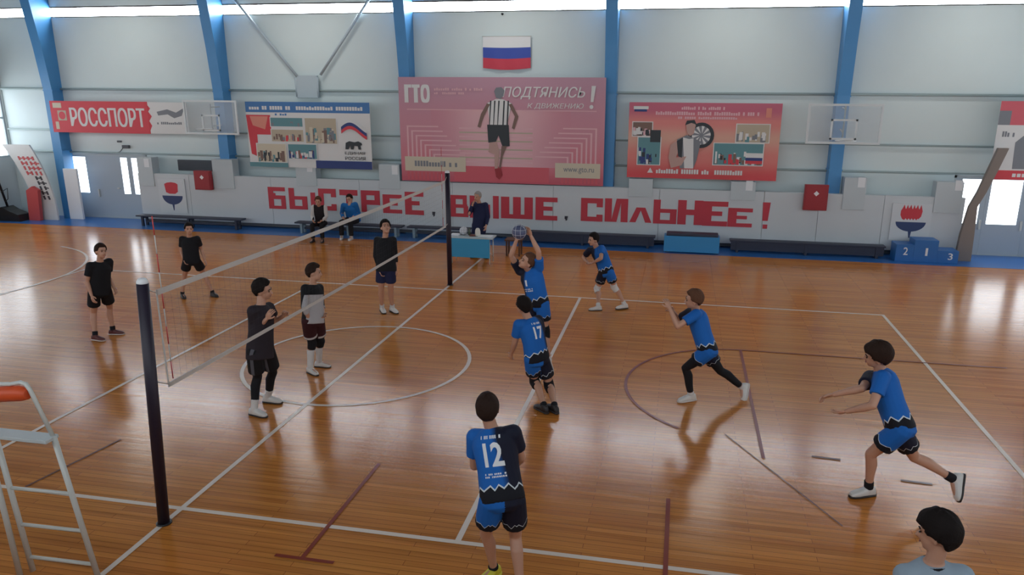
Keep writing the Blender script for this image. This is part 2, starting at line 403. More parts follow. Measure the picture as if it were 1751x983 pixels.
door(1, dL[0], dL[2], [(-15.09, -14.0), (-13.99, -13.2), (-13.19, -12.11)], [(-14.98, .82, -14.42, 2.0), (-13.11, .82, -12.86, 2.0), (-12.70, .82, -12.45, 2.0)], 'pale blue grey door with tall bright panes at left')
door(2, dR[0], dR[2], [(12.12, 12.9), (12.92, 13.9), (13.92, 15.13)], [(12.28, .84, 12.78, 2.02), (13.0, .84, 13.74, 2.02), (14.05, .84, 14.9, 2.02)], 'pale grey door with bright panes at right')
mb = MB(); mb.box(-14.84, 10.5, 0.004, -14.34, 10.58, 1.66, WHITE, .01)
tag(mb.build('column_casing'), 'white boxed casing standing at the foot of the leftmost blue column', 'casing')

# ------------------------------------------------------------------ radiator cover with lettering
YP = 10.40   # front face of the boarded cover along the wall
cover = thing('radiator_cover', 'long grey boarded radiator cover with red slogan lettering along the far wall', 'radiator cover', (0, YP, 0.12))
def kid(mb, name, parent=cover, lab=None):
    o = mb.build(name, None); o.parent = parent
    o.data.transform(Matrix.Translation(-parent.matrix_world.translation if False else -Vector(parent.location)))
    if lab: o['label'] = lab
    return o
XS = [-12.0, -10.2, -7.4, -4.5, -1.6, 1.4, 4.4, 7.2, 8.62, 10.25, 12.2]
for a, b in zip(XS, XS[1:]):
    zt = 1.60
    kid(MB().box(a + .004, YP, .15, b - .004, YP + .18, zt, PANELM, .004), 'board')
kid(MB().box(-12.0, YP + .19, .02, 12.2, YP + .22, 1.5, SEAMM), 'backing')
BL = [(-11.95, -11.42, 2.1), (-9.32, -8.62, 2.1), (-6.52, -5.86, 2.1), (-3.84, -3.2, 2.08), (3.54, 4.2, 1.86), (6.3, 6.95, 1.86), (9.2, 9.75, 2.05), (11.45, 12.1, 2.0)]
cut = {2: .12, 3: .05, 4: -.14, 5: -.14}
for i, (a, b, zt) in enumerate(BL):
    kid(MB().box(a, YP - .03, 1.60 - .24 if i in (2, 3, 4, 5) else 1.2, b, YP + .3, zt, BLOCKM, .006), 'raised_block')
# lettering: strokes in a unit cell, u right, v up
GL = {
 'Б': [(0, 0, 1, .14), (0, 0, .3, 1), (0, .82, 1, 1), (.3, .45, 1, .62), (.74, 0, 1, .62), (.3, .62, .42, .72)],
 'Ь': [(0, 0, .3, 1), (0, 0, 1, .16), (.3, .46, 1, .62), (.72, 0, 1, .62)],
 'I': [(0, 0, 1, 1)],
 'С': [(0, 0, .3, 1), (0, .78, 1, 1), (.72, .62, 1, 1), (0, 0, 1, .2), (.72, 0, 1, .3)],
 'Т': [(0, .74, 1, 1), (.36, 0, .64, 1)],
 'Р': [(0, 0, .28, 1), (0, .78, 1, 1), (.72, .34, 1, 1), (0, .34, 1, .56)],
 'Е': [(0, 0, .36, 1), (0, .8, 1, 1), (.3, .42, .78, .6), (0, 0, 1, .2)],
 'В': [(0, 0, .3, 1), (0, .82, .9, 1), (0, .42, .95, .58), (0, 0, 1, .16), (.7, .5, .92, 1), (.74, 0, 1, .5)],
 'Ш': [(0, 0, 1, .2), (0, 0, .26, 1), (.38, 0, .62, 1), (.74, 0, 1, 1)],
 'Н': [(0, 0, .34, 1), (.66, 0, 1, 1), (.3, .4, .7, .62)],
}
DIAG = {'И': [[(0, 0), (.3, 0), (.3, 1), (0, 1)], [(.7, 0), (1, 0), (1, 1), (.7, 1)], [(.28, .0), (.52, .0), (.74, 1), (.5, 1)]],
        'Л': [[(0, 0), (.28, 0), (.55, 1), (.3, 1)], [(.72, 0), (1, 0), (.7, 1), (.45, 1)]]}
words = [('Б', -7.51, -6.94, 0.63, 1.3), ('Ь', -6.82, -6.22, 0.64, 1.29), ('I', -6.1, -5.95, 0.63, 1.17), ('С', -5.84, -5.27, 0.64, 1.3), ('Т', -5.15, -4.57, 0.64, 1.29), ('Р', -4.46, -3.86, 0.64, 1.29), ('Е', -3.77, -3.17, 0.63, 1.19), ('Е', -3.07, -2.49, 0.61, 1.29), ('В', -1.66, -1.12, 0.6, 1.24), ('Ь', -1.07, -0.46, 0.59, 1.24), ('I', -0.37, -0.2, 0.59, 1.25), ('Ш', -0.13, 0.81, 0.61, 1.24), ('Е', 0.89, 1.53, 0.6, 1.26), ('С', 2.21, 2.83, 0.62, 1.28), ('И', 2.89, 3.54, 0.63, 1.29), ('Л', 3.59, 4.21, 0.64, 1.06), ('Ь', 4.25, 4.89, 0.63, 1.3), ('Н', 4.92, 5.6, 0.63, 1.31), ('Е', 5.6, 6.27, 0.62, 1.3), ('Е', 6.28, 6.93, 0.62, 1.14), (',', -2.25, -2.13, 0.57, 0.72), (',', 1.72, 1.84, 0.6, 0.74), ('!', 7.18, 7.38, 0.6, 1.32)]
for ch, x0, x1, z0, z1 in words:
    mb = MB(); k = 0
    f = lambda u, v: (x0 + u * (x1 - x0), z0 + v * (z1 - z0))
    if ch in DIAG:
        for poly in DIAG[ch]: mb.prism([f(*p) for p in poly], YP - .014 - k * .0006, YP - .002, REDL); k += 1
    elif ch == '!':
        mb.prism([f(.1, .3), f(.8, .3), f(1, 1), f(0, 1)], YP - .014, YP - .002, REDL); mb.prism([f(.2, 0), f(.8, 0), f(.8, .16), f(.2, .16)], YP - .014, YP - .002, REDL)
    elif ch == ',':
        mb.prism([f(.2, .4), f(.8, .3), f(1, 1), f(.2, 1)], YP - .014, YP - .002, DARK); mb.prism([f(.5, 0), f(.9, .3), f(.4, .4)], YP - .015, YP - .002, DARK)
    else:
        for u0, v0, u1, v1 in GL[ch]: mb.prism([f(u0, v0), f(u1, v0), f(u1, v1), f(u0, v1)], YP - .014 - k * .0006, YP - .002, REDL); k += 1
    kid(mb, 'letter' if ch not in ',!' else 'punctuation_mark', cover, 'dark painted comma' if ch == ',' else None)
# torch emblems on square boards
FLAME = mat('emblem_red', rgb(196, 52, 66), 0.5); BOWL = mat('emblem_blue', rgb(42, 62, 104), 0.5); EMB = mat('emblem_board', rgb(200, 206, 211), 0.55)
def emblem(x0, x1, z0, z1, lab, tall):
    s = Sheet(x0, z0, x1, z1, YP - .03, EMB, .024)
    if tall: s.poly([(.28, .40), (.24, .16), (.34, .12), (.5, .10), (.66, .12), (.74, .16), (.72, .38), (.62, .44), (.4, .44)], FLAME)
    else:
        pts = []
        for k in range(6): pts += [(.26 + .083 * k, .12 + .03 * (k % 2)), (.295 + .083 * k, .03), (.325 + .083 * k, .13)]
        pts += [(.76, .2), (.74, .34), (.68, .42)]
        for k in range(5): pts += [(.66 - .075 * k, .40), (.63 - .075 * k, .45)]
        pts += [(.27, .42), (.22, .32), (.22, .2)]
        s.poly(pts, FLAME)
    n = 14; pts = [(.12, .5), (.88, .5)] + [(.5 + .38 * math.cos(math.pi * i / n), .5 + .26 * math.sin(math.pi * i / n)) for i in range(1, n)]
    s.poly(pts, BOWL); s.poly([(.45, .7), (.55, .7), (.52, .93), (.49, .93)], BOWL)
    o = s.build('emblem_board'); tag(o, lab, 'emblem board')
emblem(-11.30, -10.35, .38, 1.46, 'square board with red flame and blue bowl at the left end of the slogan', True)
emblem(10.46, 11.44, .44, 1.42, 'square board with spiky red flame and blue bowl above the winners podium', False)
# fire hose cabinets
CAB = mat('cabinet_red', rgb(150, 36, 46), 0.4, noise=.05, scale=5)
for (x0, x1, z0, z1), lab in (((-9.9, -9.34, 1.16, 1.75), 'small dark red fire hose cabinet near the left door end of the cover'), ((8.2, 8.8, 1.17, 1.85), 'large dark red fire hose cabinet right of the exclamation mark')):
    r = thing('fire_hose_cabinet', lab, 'fire hose cabinet', ((x0 + x1) / 2, YP - .02, z0))
    kid(MB().box(x0, YP - .16, z0, x1, YP - .036, z1, CAB, .006), 'body', r)
    kid(MB().box(x0 + .03, YP - .175, z0 + .03, x1 - .03, YP - .162, z1 - .03, CAB, .004), 'door', r)
    c = (x0 + x1) / 2; w = .07; zc = z0 + (z1 - z0) * .66
    sg = MB().prism([(c - w, zc), (c, zc - w), (c + w, zc), (c, zc + w)], YP - .178, YP - .1752, WHITE); kid(sg, 'sticker', r, 'white diamond sticker')
# notices on the raised blocks
for x, z, lab in ((-11.6, 1.93, 'white paper notice on the first raised block from the left'), (-6.05, 1.93, 'white paper notice on the raised block under the photo collage banner'), (-3.34, 1.92, 'white paper notice on the raised block beside the large pink banner'), (6.78, 1.76, 'white paper notice under the dartboard banner'), (9.62, 1.93, 'white paper notice below the right backboard'), (11.98, 1.92, 'white paper notice above the right end of the cover')):
    tag(MB().box(x - .09, YP - .04, z - .13, x + .09, YP - .031, z + .13, PAPER).build('paper_notice'), lab, 'notice', 'paper notices along the far wall')
GRIL = mat('grille_dark', rgb(72, 76, 84), .6)
mb = MB().box(-10.9, YF - .09, 1.66, -9.36, YF - .001, 2.0, GRIL, .006)
for k in range(6): mb.box(-10.86, YF - .105, 1.69 + .05 * k, -9.4, YF - .089, 1.705 + .05 * k, GRIL)
tag(mb.build('heater_grille'), 'dark grey heater grille on the wall above the left hose cabinet', 'grille')

# ------------------------------------------------------------------ banners
YBN = 10.36
RED1 = mat('banner_red', rgb(205, 62, 74), .6, noise=.05, scale=2); BWHITE = mat('banner_white', rgb(214, 214, 214), .6); BGREY = mat('banner_grey', rgb(120, 124, 132), .6)
CREAM = mat('banner_cream', rgb(200, 190, 170), .6); BNAVY = mat('banner_navy', rgb(44, 62, 120), .6); BBLUE = mat('banner_blue', rgb(66, 116, 172), .6)
BBLACK = mat('banner_black', rgb(46, 52, 58), .6); BTEAL = mat('banner_teal', rgb(92, 138, 146), .6); BSAND = mat('banner_sand', rgb(180, 168, 148), .6)
PK1 = mat('banner_rose', rgb(180, 112, 128), .6, noise=.12, scale=.8); PK2 = mat('banner_pale_rose', rgb(216, 172, 180), .6); PK3 = mat('banner_deep_rose', rgb(202, 92, 104), .6)
ORG = mat('banner_orange', rgb(216, 138, 122), .6); SKINP = mat('banner_skin', rgb(184, 150, 142), .6); BRN = mat('banner_brown', rgb(120, 96, 88), .6)
YRS = 10.42
s = Sheet(-14.86, 2.83, -11.36, 3.80, YRS, RED1)
s.text('РОССПОРТ', .20, .20, .96, .80, BWHITE, .03); s.rect(.03, .06, .12, .22, CREAM); s.rect(.07, .3, .16, .62, BSAND); s.disc(.115, .46, .035, RED1); s.rect(.035, .66, .07, .9, CREAM)
tag(s.build('sponsor_banner'), 'red banner with white РОССПОРТ lettering across the leftmost column', 'banner')
s = Sheet(-11.355, 2.84, -10.02, 3.79, YRS + .005, BWHITE)
s.poly([(0, .1), (.06, .2), (.0, .3), (.08, .45), (.0, .6), (.06, .75), (0, .9)], RED1)
s.poly([(.22, .3), (.5, .22), (.72, .32), (.95, .16), (.86, .42), (.66, .5), (.5, .38), (.25, .42)], BGREY); s.strokes(.2, .62, .9, .70, 14, BGREY, 3)
tag(s.build('small_white_banner'), 'white banner with grey winged mark right of the red lettered banner', 'banner')

# photo collage banner
s = Sheet(-7.98, 1.92, -4.02, 3.84, YBN - .02, BWHITE)
s.rect(0, 0, 1, .16, BBLUE); s.strokes(.03, .065, .97, .12, 44, BWHITE, 5, .22); s.strokes(.24, .175, .34, .205, 5, BBLUE, 2)
s.poly([(0, .2), (.2, .2), (.2, .5), (.08, .5), (.08, .85), (.02, .8)], RED1); s.poly([(.03, .22), (.18, .22), (.15, .42), (.05, .36)], ORG)
def photo(u0, v0, u1, v1, base, spots, seed, n=26):
    s.rect(u0 - .006, v0 - .01, u1 + .006, v1 + .01, BWHITE); s.rect(u0, v0, u1, v1, base, lift=.0215); r = random.Random(seed)
    for i in range(n):
        a, b = r.uniform(u0, u1 - .03), r.uniform(v0 + (v1 - v0) * .35, v1 - .05); w, h = r.uniform(.01, .026), r.uniform(.04, (v1 - b))
        s.rect(a, b, min(u1, a + w), min(v1, b + h), r.choice(spots), lift=.0220 + .0002 * i)
photo(.2, .24, .46, .37, BTEAL, [BGREY, BTEAL], 1, 8); photo(.2, .42, .46, .6, BSAND, [BRN, BGREY, CREAM, RED1], 2); photo(.48, .24, .73, .62, BSAND, [BRN, BTEAL, BGREY, CREAM], 3, 40)
photo(.07, .64, .31, .92, CREAM, [BTEAL, BRN, BBLACK, BSAND], 4, 34); photo(.33, .64, .56, .86, BTEAL, [RED1, BRN, BWHITE, BNAVY], 5, 34)
s.poly([(.55, .88), (1, .88), (1, 1), (.55, 1)], BNAVY); s.rect(.0, .93, .32, 1.0, BTEAL)
# flag swoosh, bear outline and party lettering
def band(c, m, dv):
    n = 14; top = [(.77 + .2 * i / n, .40 + dv - .085 * math.sin(math.pi * 1.25 * i / n + .2)) for i in range(n + 1)]
    s.poly(top + [(u, v + .05) for u, v in reversed(top)], m)
band(0, BWHITE, -.06); band(0, BNAVY, -.02); band(0, RED1, .03)
s.poly([(.795, .70), (.80, .60), (.83, .575), (.87, .59), (.90, .575), (.925, .60), (.93, .63), (.915, .64), (.92, .70), (.90, .70), (.895, .65), (.865, .645), (.86, .70), (.84, .70), (.835, .64), (.82, .70)], BBLACK)
s.text('ЕДИНАЯ', .79, .735, .95, .785, BBLACK, .02); s.text('РОССИЯ', .79, .81, .95, .86, BBLACK, .02)
tag(s.build('collage_banner'), 'white and blue banner of crowd photos with ЕДИНАЯ РОССИЯ lettering', 'banner')

# large pink banner with runner
PKG = grad_mat('banner_rose_gradient', 2, [(1.63, rgb(190, 88, 104)), (2.2, rgb(204, 122, 134)), (3.2, rgb(196, 136, 150)), (4.56, rgb(184, 142, 160))])
PKC = grad_mat('banner_rose_glow', 0, [(-2.2, rgb(196, 134, 148)), (-.4, rgb(220, 176, 182)), (.1, rgb(220, 176, 182)), (1.9, rgb(196, 134, 148))])
s = Sheet(-3.12, 1.63, 2.82, 4.56, YBN, PKG)
s.rect(.16, .30, .84, .84, PKC); s.rect(.27, .84, .74, .985, PK3)
for i in range(7):   # nested corner lines
    a = .035 + .022 * i; v = .46 + .045 * i
    s.rect(a, v, a + .008, .90, PK2); s.rect(a, v, a + .16, v + .012, PK2)
    s.rect(1 - a - .008, v, 1 - a, .90, PK2); s.rect(1 - a - .16, v, 1 - a, v + .012, PK2)
for i in range(9): s.rect(.30, .47 + .04 * i, .66, .483 + .04 * i, BSAND if i % 2 else PK2)
s.rect(.04, .30, .36, .308, PK2); s.rect(.60, .30, .96, .308, PK2)
for i in range(10): s.rect(.03 + .02 * i, .91, .042 + .02 * i, .985, PK3); s.rect(.80 + .018 * i, .92, .811 + .018 * i, .985, PK3)
s.rect(.02, .76, .33, .90, CREAM); s.strokes(.07, .80, .29, .855, 15, BGREY, 9); s.rect(.77, .79, .985, .93, CREAM); s.text('www.gto.ru', .81, .83, .955, .89, BGREY, .01)
s.poly([(.03, .07), (.066, .07), (.066, .10), (.05, .10), (.05, .24), (.03, .24)], BWHITE); s.poly([(.068, .07), (.108, .07), (.108, .10), (.098, .10), (.098, .24), (.078, .24), (.078, .10), (.068, .10)], BWHITE)
s.poly([(.135 + .023 * math.copysign(abs(math.cos(a)) ** .6, math.cos(a)), .155 + .086 * math.copysign(abs(math.sin(a)) ** .6, math.sin(a))) for a in [2 * math.pi * k / 28 for k in range(28)]], BWHITE); s.poly([(.135 + .009 * math.cos(a), .155 + .055 * math.sin(a)) for a in [2 * math.pi * k / 20 for k in range(20)]], PKG)
s.strokes(.18, .10, .42, .125, 22, PK2, 11); s.strokes(.18, .14, .34, .16, 16, PK2, 12)
s.text('ПОДТЯНИСЬ', .515, .085, .905, .20, BWHITE, .012, .25); s.text('К ДВИЖЕНИЮ', .635, .235, .90, .29, BWHITE, .01, .2)
s.poly([(.935, .075), (.955, .075), (.945, .22), (.932, .22)], BWHITE, lift=.022); s.disc(.936, .265, .009, BWHITE, lift=.022)
# runner silhouette
s.poly([(.475, .13), (.485, .095), (.51, .09), (.525, .12), (.52, .17), (.505, .20), (.485, .19)], BGREY, lift=.0222)
s.poly([(.44, .24), (.485, .20), (.515, .20), (.56, .24), (.535, .45), (.455, .45)], BWHITE, lift=.0224)
for a in (.455, .475, .495, .52, .54): s.poly([(a, .215), (a + .007, .215), (a + .003 * (a > .5) - .002, .44), (a - .006, .44)], BBLACK, lift=.0226)
s.poly([(.44, .24), (.455, .25), (.425, .36), (.405, .47), (.392, .46), (.41, .34)], BRN, lift=.0224); s.poly([(.56, .24), (.545, .25), (.575, .36), (.56, .47), (.572, .48), (.592, .36)], BRN, lift=.0224)
s.poly([(.44, .44), (.545, .44), (.55, .64), (.515, .65), (.495, .54), (.48, .61), (.445, .61)], BBLACK, lift=.0228)
s.poly([(.45, .61), (.485, .60), (.50, .70), (.49, .86), (.475, .86), (.475, .72), (.445, .70)], SKINP, lift=.0224); s.poly([(.51, .64), (.535, .64), (.515, .74), (.505, .86), (.495, .86), (.505, .74)], BRN, lift=.0223)
s.poly([(.475, .86), (.505, .85), (.515, .92), (.498, .965), (.482, .94)], CAB, lift=.0228)
tag(s.build('fitness_banner'), 'large pink banner with a striped runner and ПОДТЯНИСЬ lettering', 'banner')

# dartboard banner
ORGG = grad_mat('banner_orange_gradient', 2, [(1.95, rgb(206, 76, 82)), (2.5, rgb(214, 126, 120)), (3.0, rgb(212, 162, 146)), (3.4, rgb(216, 132, 128)), (3.75, rgb(190, 100, 122))])
s = Sheet(3.47, 1.90, 7.46, 3.92, YBN + .04, ORGG)
s.strokes(.35, .05, .65, .09, 22, PK2, 21); s.strokes(.18, .115, .86, .16, 44, PK2, 22); s.strokes(.33, .18, .72, .21, 26, PK2, 23)
s.rect(.03, .05, .13, .09, BWHITE); s.rect(.035, .09, .12, .12, BNAVY); s.rect(.90, .06, .935, .18, ORG)
photo(.03, .26, .16, .44, BRN, [BWHITE, BBLACK, PK2], 31, 22); photo(.07, .46, .22, .82, BTEAL, [BWHITE, BBLACK, BNAVY, BTEAL], 32, 24); s.rect(.15, .36, .22, .52, BBLACK)
photo(.72, .27, .93, .5, BSAND, [BTEAL, BWHITE, BGREY], 33, 22); photo(.58, .52, .90, .80, BTEAL, [BBLACK, BRN, RED1, BWHITE], 34, 34)
s.rect(.79, .64, .90, .70, BWHITE, lift=.028); s.rect(.79, .70, .90, .74, BNAVY, lift=.028); s.rect(.79, .74, .90, .78, RED1, lift=.028)
s.disc(.49, .42, .085, BBLACK, lift=.0220); s.disc(.49, .42, .062, BGREY, lift=.0224)
for k in range(20):
    a0 = 18 * k
    if k % 2 == 0: s.poly([(.49 + .012 * math.cos(math.radians(a0)), .42 - .012 * 1.98 * math.sin(math.radians(a0)))] + [(.49 + .062 * math.cos(math.radians(a0 + t)), .42 - .062 * 1.98 * math.sin(math.radians(a0 + t))) for t in (0, 9, 18)], BWHITE, lift=.0228)
s.poly([(.385, .28), (.40, .235), (.435, .235), (.45, .29), (.44, .40), (.415, .43), (.395, .38)], SKINP, lift=.0230); s.poly([(.38, .29), (.39, .23), (.44, .22), (.455, .28), (.42, .26)], BBLACK, lift=.0234)
s.poly([(.33, .48), (.395, .42), (.445, .46), (.49, .50), (.47, .74), (.45, .86), (.36, .86), (.35, .70)], BGREY, lift=.0229); s.poly([(.37, .45), (.41, .47), (.44, .46), (.45, .86), (.39, .86)], BWHITE, lift=.0232)
s.poly([(.29, .55), (.33, .50), (.35, .60), (.33, .72), (.40, .70), (.37, .82), (.30, .86), (.28, .72)], SKINP, lift=.0236); s.poly([(.33, .50), (.37, .45), (.37, .72), (.345, .70)], BBLACK, lift=.0234)
s.strokes(.2, .875, .78, .935, 34, BWHITE, 24); s.poly([(.14, .93), (.16, .86), (.18, .93)], BWHITE)
tag(s.build('darts_banner'), 'red and orange banner with a dart player and a round dartboard', 'banner')

# right edge banner
s = Sheet(12.66, 2.1, 15.4, 4.03, YBN + .04, BWHITE)
s.rect(0, 0, 1, .30, PK3); s.rect(.0, .12, .10, .30, BGREY); s.strokes(.2, .05, .6, .12, 10, BWHITE, 41); s.strokes(.05, .38, .18, .45, 6, BGREY, 42)
s.poly([(.17, .52), (.24, .42), (.40, .42), (.55, .55), (.55, .86), (.18, .86)], BBLACK if False else BGREY); s.disc(.33, .38, .055, SKINP); s.rect(0, .88, 1, 1, RED1); s.strokes(.15, .92, .8, .965, 16, BWHITE, 43)
tag(s.build('portrait_banner'), 'red and white banner cut by the right edge above the right door', 'banner')

# flag with slack cloth
FW, FB, FR = mat('flag_white', rgb(226, 228, 230), .7), mat('flag_blue', rgb(62, 84, 172), .7), mat('flag_red', rgb(204, 66, 84), .7)
fl = thing('wall_flag', 'white blue and red tricolour flag hanging above the large pink banner', 'flag', (-.07, YF - .08, 4.8))
mb = MB(); nx, nz = 36, 18; V = {}
for i in range(nx + 1):
    for j in range(nz + 1):
        u, v = i / nx, j / nz; sag = .05 * math.sin(math.pi * u) * (1 - v)
        V[i, j] = (-.76 + 1.38 * u, YF - .06 + .018 * math.sin(u * 15 + v * 2) * (1.1 - v), 5.66 - .84 * (1 - v) - sag)
for layer in (0, .008):
    k0 = len(mb.bm.faces); g = {k: mb.bm.verts.new((p[0], p[1] - .02 + layer, p[2])) for k, p in V.items()}
    for i in range(nx):
        for j in range(nz):
            f = mb.bm.faces.new((g[i, j], g[i + 1, j], g[i + 1, j + 1], g[i, j + 1])); f.smooth = True
            f.material_index = mb.slot(FR if j < 6 else FB if j < 12 else FW)
kid(mb, 'cloth', fl); kid(MB().tube([(-.78, YF - .07, 5.67), (.64, YF - .07, 5.67)], .012, STEEL), 'hanging_rod', fl)
tag(MB().ball((-.2, YF - .03, 6.27), .035, BLACKM, 10).build('wall_hook'), 'small dark hook on the wall above the flag', 'hook')
mb = MB().box(-12.86, YF - .09, 2.32, -12.62, YF, 2.42, SEAMM, .01); mb.tube([(-12.86, YF - .03, 2.34), (-13.0, YF - .03, 2.2), (-13.3, YF - .03, 2.14)], .012, SEAMM, 6)
mb.box(-13.05, YF - .05, 2.5, -12.9, YF, 2.56, SEAMM, .01); tag(mb.build('exit_lamp'), 'small dark lamp box with cable on the wall over the left door', 'lamp')

# ------------------------------------------------------------------ basketball backboards
BGLASS = mat('backboard_acrylic', rgb(205, 210, 215), .12, alpha=.22); RIM = mat('rim_orange', rgb(196, 120, 60), .4); NETC = mat('hoop_net_cord', rgb(190, 190, 186), .8)
ORN = mat('backboard_frame_white', rgb(214, 220, 222), .45)
def backboard(x, y, z0, w, h, lab, colx):
    r = thing('basketball_backboard', lab, 'backboard', (x, y, z0))
    kid(MB().box(x - w / 2 + .03, y - .006, z0 + .03, x + w / 2 - .03, y + .006, z0 + h - .03, BGLASS), 'acrylic_panel', r)
    mb = MB(); t = .05
    mb.box(x - w / 2, y - .02, z0, x + w / 2, y + .02, z0 + t, ORN); mb.box(x - w / 2, y - .02, z0 + h - t, x + w / 2, y + .02, z0 + h, ORN)
    mb.box(x - w / 2, y - .02, z0 + t, x - w / 2 + t, y + .02, z0 + h - t, ORN); mb.box(x + w / 2 - t, y - .02, z0 + t, x + w / 2, y + .02, z0 + h - t, ORN)
    kid(mb, 'frame', r)
    mb = MB(); a, b, c, d = x - .3, x + .3, z0 + .1, z0 + .58
    mb.box(a, y - .012, c, b, y - .007, c + .045, ORN); mb.box(a, y - .012, d - .045, b, y - .007, d, ORN); mb.box(a, y - .012, c, a + .045, y - .007, d, ORN); mb.box(b - .045, y - .012, c, b, y - .007, d, ORN)
    kid(mb, 'target_square', r)
    # arm back to the wall column
    mb = MB()
    for zz in (z0 + .25, z0 + .8):
        mb.tube([(x, y + .02, zz), ((x + colx) / 2, (y + YF - .45) / 2, zz), (colx, YF - .42, zz)], .018, RAILM, 8)
    mb.tube([(x, y + .04, z0 + .12), (x, y + .04, z0 + .9)], .018, RAILM, 8); kid(mb, 'support_arm', r)
    return r
r = backboard(-9.02, 10.12, 2.87, 1.78, 1.0, 'clear basketball backboard with white frame by the second column from the left', -9.0)
kid(MB().tube([(-9.02 + .228 * math.cos(a), 9.74 + .228 * math.sin(a), 3.05) for a in [math.pi * 2 * k / 24 for k in range(24)]], .011, ORN, 8, closed=True), 'rim', r)
r = backboard(8.66, 8.5, 3.03, 1.67, .93, 'clear basketball backboard with white frame by the rightmost visible column', 8.98)
kid(MB().tube([(8.66 + .228 * math.cos(a), 8.13 + .228 * math.sin(a), 3.13) for a in [math.pi * 2 * k / 24 for k in range(24)]], .010, ORN, 8, closed=True), 'rim', r)

# ------------------------------------------------------------------ benches
def bench(x0, x1, y, lab, legm=BENCHM):
    r = thing('gym_bench', lab, 'bench', ((x0 + x1) / 2, y, 0.004), 'low benches along the far wall')
    kid(MB().box(x0, y - .15, .30, x1, y + .15, .345, BENCHM, .008), 'seat', r)
    kid(MB().box(x0 + .25, y - .03, .12, x1 - .25, y + .03, .18, BENCHM), 'stretcher', r)
    if x0 > 0: kid(MB().box(x0 + .03, y - .11, .07, x1 - .03, y - .09, .30, BENCHM), 'shade_board', r)  # dark board added for the shade and dark base under these benches
    n = 3 if x1 - x0 > 3 else 2
    for k in range(n):
        xx = x0 + .2 + (x1 - x0 - .4) * k / (n - 1)
        kid(MB().box(xx - .035, y - .13, .004, xx + .035, y - .07, .30, legm, .004).box(xx - .035, y + .07, .004, xx + .035, y + .13, .30, legm, .004).box(xx - .033, y - .1, .24, xx + .033, y + .1, .298, legm), 'leg', r)
LEGW = mat('bench_leg_grey', rgb(130, 150, 160), .4)
bench(-11.85, -8.2, 10.02, 'long dark bench under the left flame emblem')
bench(-6.4, -3.0, 9.98, 'dark bench carrying the two seated people', LEGW)
bench(-2.85, -.95, 10.02, 'short dark bench left of the judges table', LEGW)
bench(.3, 4.35, 10.02, 'long dark bench between judges table and bright blue box')
bench(6.35, 10.3, 10.02, 'long dark bench between bright blue box and winners podium')
# blue plinth box
BOXB = mat('blue_box_paint', rgb(50, 140, 200), .4, noise=.05, scale=4)
r = thing('vaulting_box', 'bright blue box with dark padded top under the slogan', 'box', (5.33, 9.62, 0.0))
kid(MB().box(4.6, 9.5, .03, 6.06, 9.9, .46, BOXB, .008), 'body', r); kid(MB().box(4.66, 9.52, .46, 6.02, 9.88, .53, BENCHM, .015), 'padded_top', r)
for k in (0, 1): kid(MB().box(4.64 + 1.3 * k, 9.53, .0, 4.74 + 1.3 * k, 9.87, .03, BENCHM), 'foot', r)
# winners podium
PODB = mat('podium_blue', rgb(40, 104, 170), .4, noise=.05, scale=4)
r = thing('winners_podium', 'blue three step winners podium numbered 2 1 3 below the flame emblem', 'podium', (11.25, 9.72, 0))
for x0, x1, zt, ch, nm in ((10.5, 10.93, .45, '2', 'second_place_step'), (10.93, 11.5, .58, '1', 'first_place_step'), (11.5, 12.0, .33, '3', 'third_place_step')):
    o = kid(MB().box(x0, 9.7, .004, x1, 10.2, zt, PODB, .006), nm, r)
    c = (x0 + x1) / 2 + (.02 if ch != '3' else .06); hw_ = .028 if ch == '1' else .055; dv, df = text_geo(ch, c - hw_, .18 if ch != '3' else .1, c + hw_, .38 if ch != '3' else .27, 9.7, .01, 0, .004)
    t = MB().data(dv, df, WHITE).build('numeral', o); t.data.transform(Matrix.Translation(-Vector(r.location)))

# ------------------------------------------------------------------ volleyball posts and net
NETZ, NETH = 2.36, 1.0
LEAN = .08   # the near post stands slightly out of plumb
for y, lab in ((-4.78, 'dark padded volleyball post nearest the camera with white cap'), (4.93, 'dark padded volleyball post at the far sideline')):
    r = thing('volleyball_post', lab, 'post', (0, y, 0), 'volleyball net posts')
    kid(MB().tube([(0, y, .012), (LEAN if y < 0 else 0, y + (.06 if y < 0 else 0), 2.5)], .055, POSTM, 20), 'padded_pole', r)
    kid(MB().lathe([(.054, 2.49), (.05, 2.52), (.035, 2.545), (.012, 2.55)], (LEAN if y < 0 else 0, y + (.06 if y < 0 else 0), 0), WHITE), 'cap', r)
    kid(MB().lathe([(.075, 0.003), (.075, .012), (.06, .02)], (0, y, 0), BLACKM), 'floor_plate', r)
TAPE = mat('net_tape_white', rgb(196, 190, 184), .7); NETM = mat('net_cord_dark', rgb(60, 56, 54), .8); ANTR = mat('antenna_red', rgb(190, 60, 56), .5)
net = thing('volleyball_net', 'volleyball net with white tapes stretched between the two posts', 'net', (0, 0, 1.36))
y0, y1 = -4.45, 4.72
def sagz(y, z): return z - .025 * math.sin(math.pi * (y - y0) / (y1 - y0))
def tape(z, h, name):
    n = 24; k0 = 0; mb = MB()
    R = []
    for i in range(n + 1):
        y = y0 + (y1 - y0) * i / n; R.append([mb.bm.verts.new((dx, y, sagz(y, z) + dz)) for dx, dz in ((-.004, -h / 2), (.004, -h / 2), (.004, h / 2), (-.004, h / 2))])
    for A, B in zip(R, R[1:]):
        for k in range(4): mb.bm.faces.new((A[k], A[(k + 1) % 4], B[(k + 1) % 4], B[k]))
    mb.bm.faces.new(R[0][::-1]); mb.bm.faces.new(R[-1]); mb._tag(0, TAPE); kid(mb, name, net)
tape(NETZ - .028, .056, 'top_tape'); tape(1.37, .045, 'bottom_tape')
mb = MB(); ny = 92
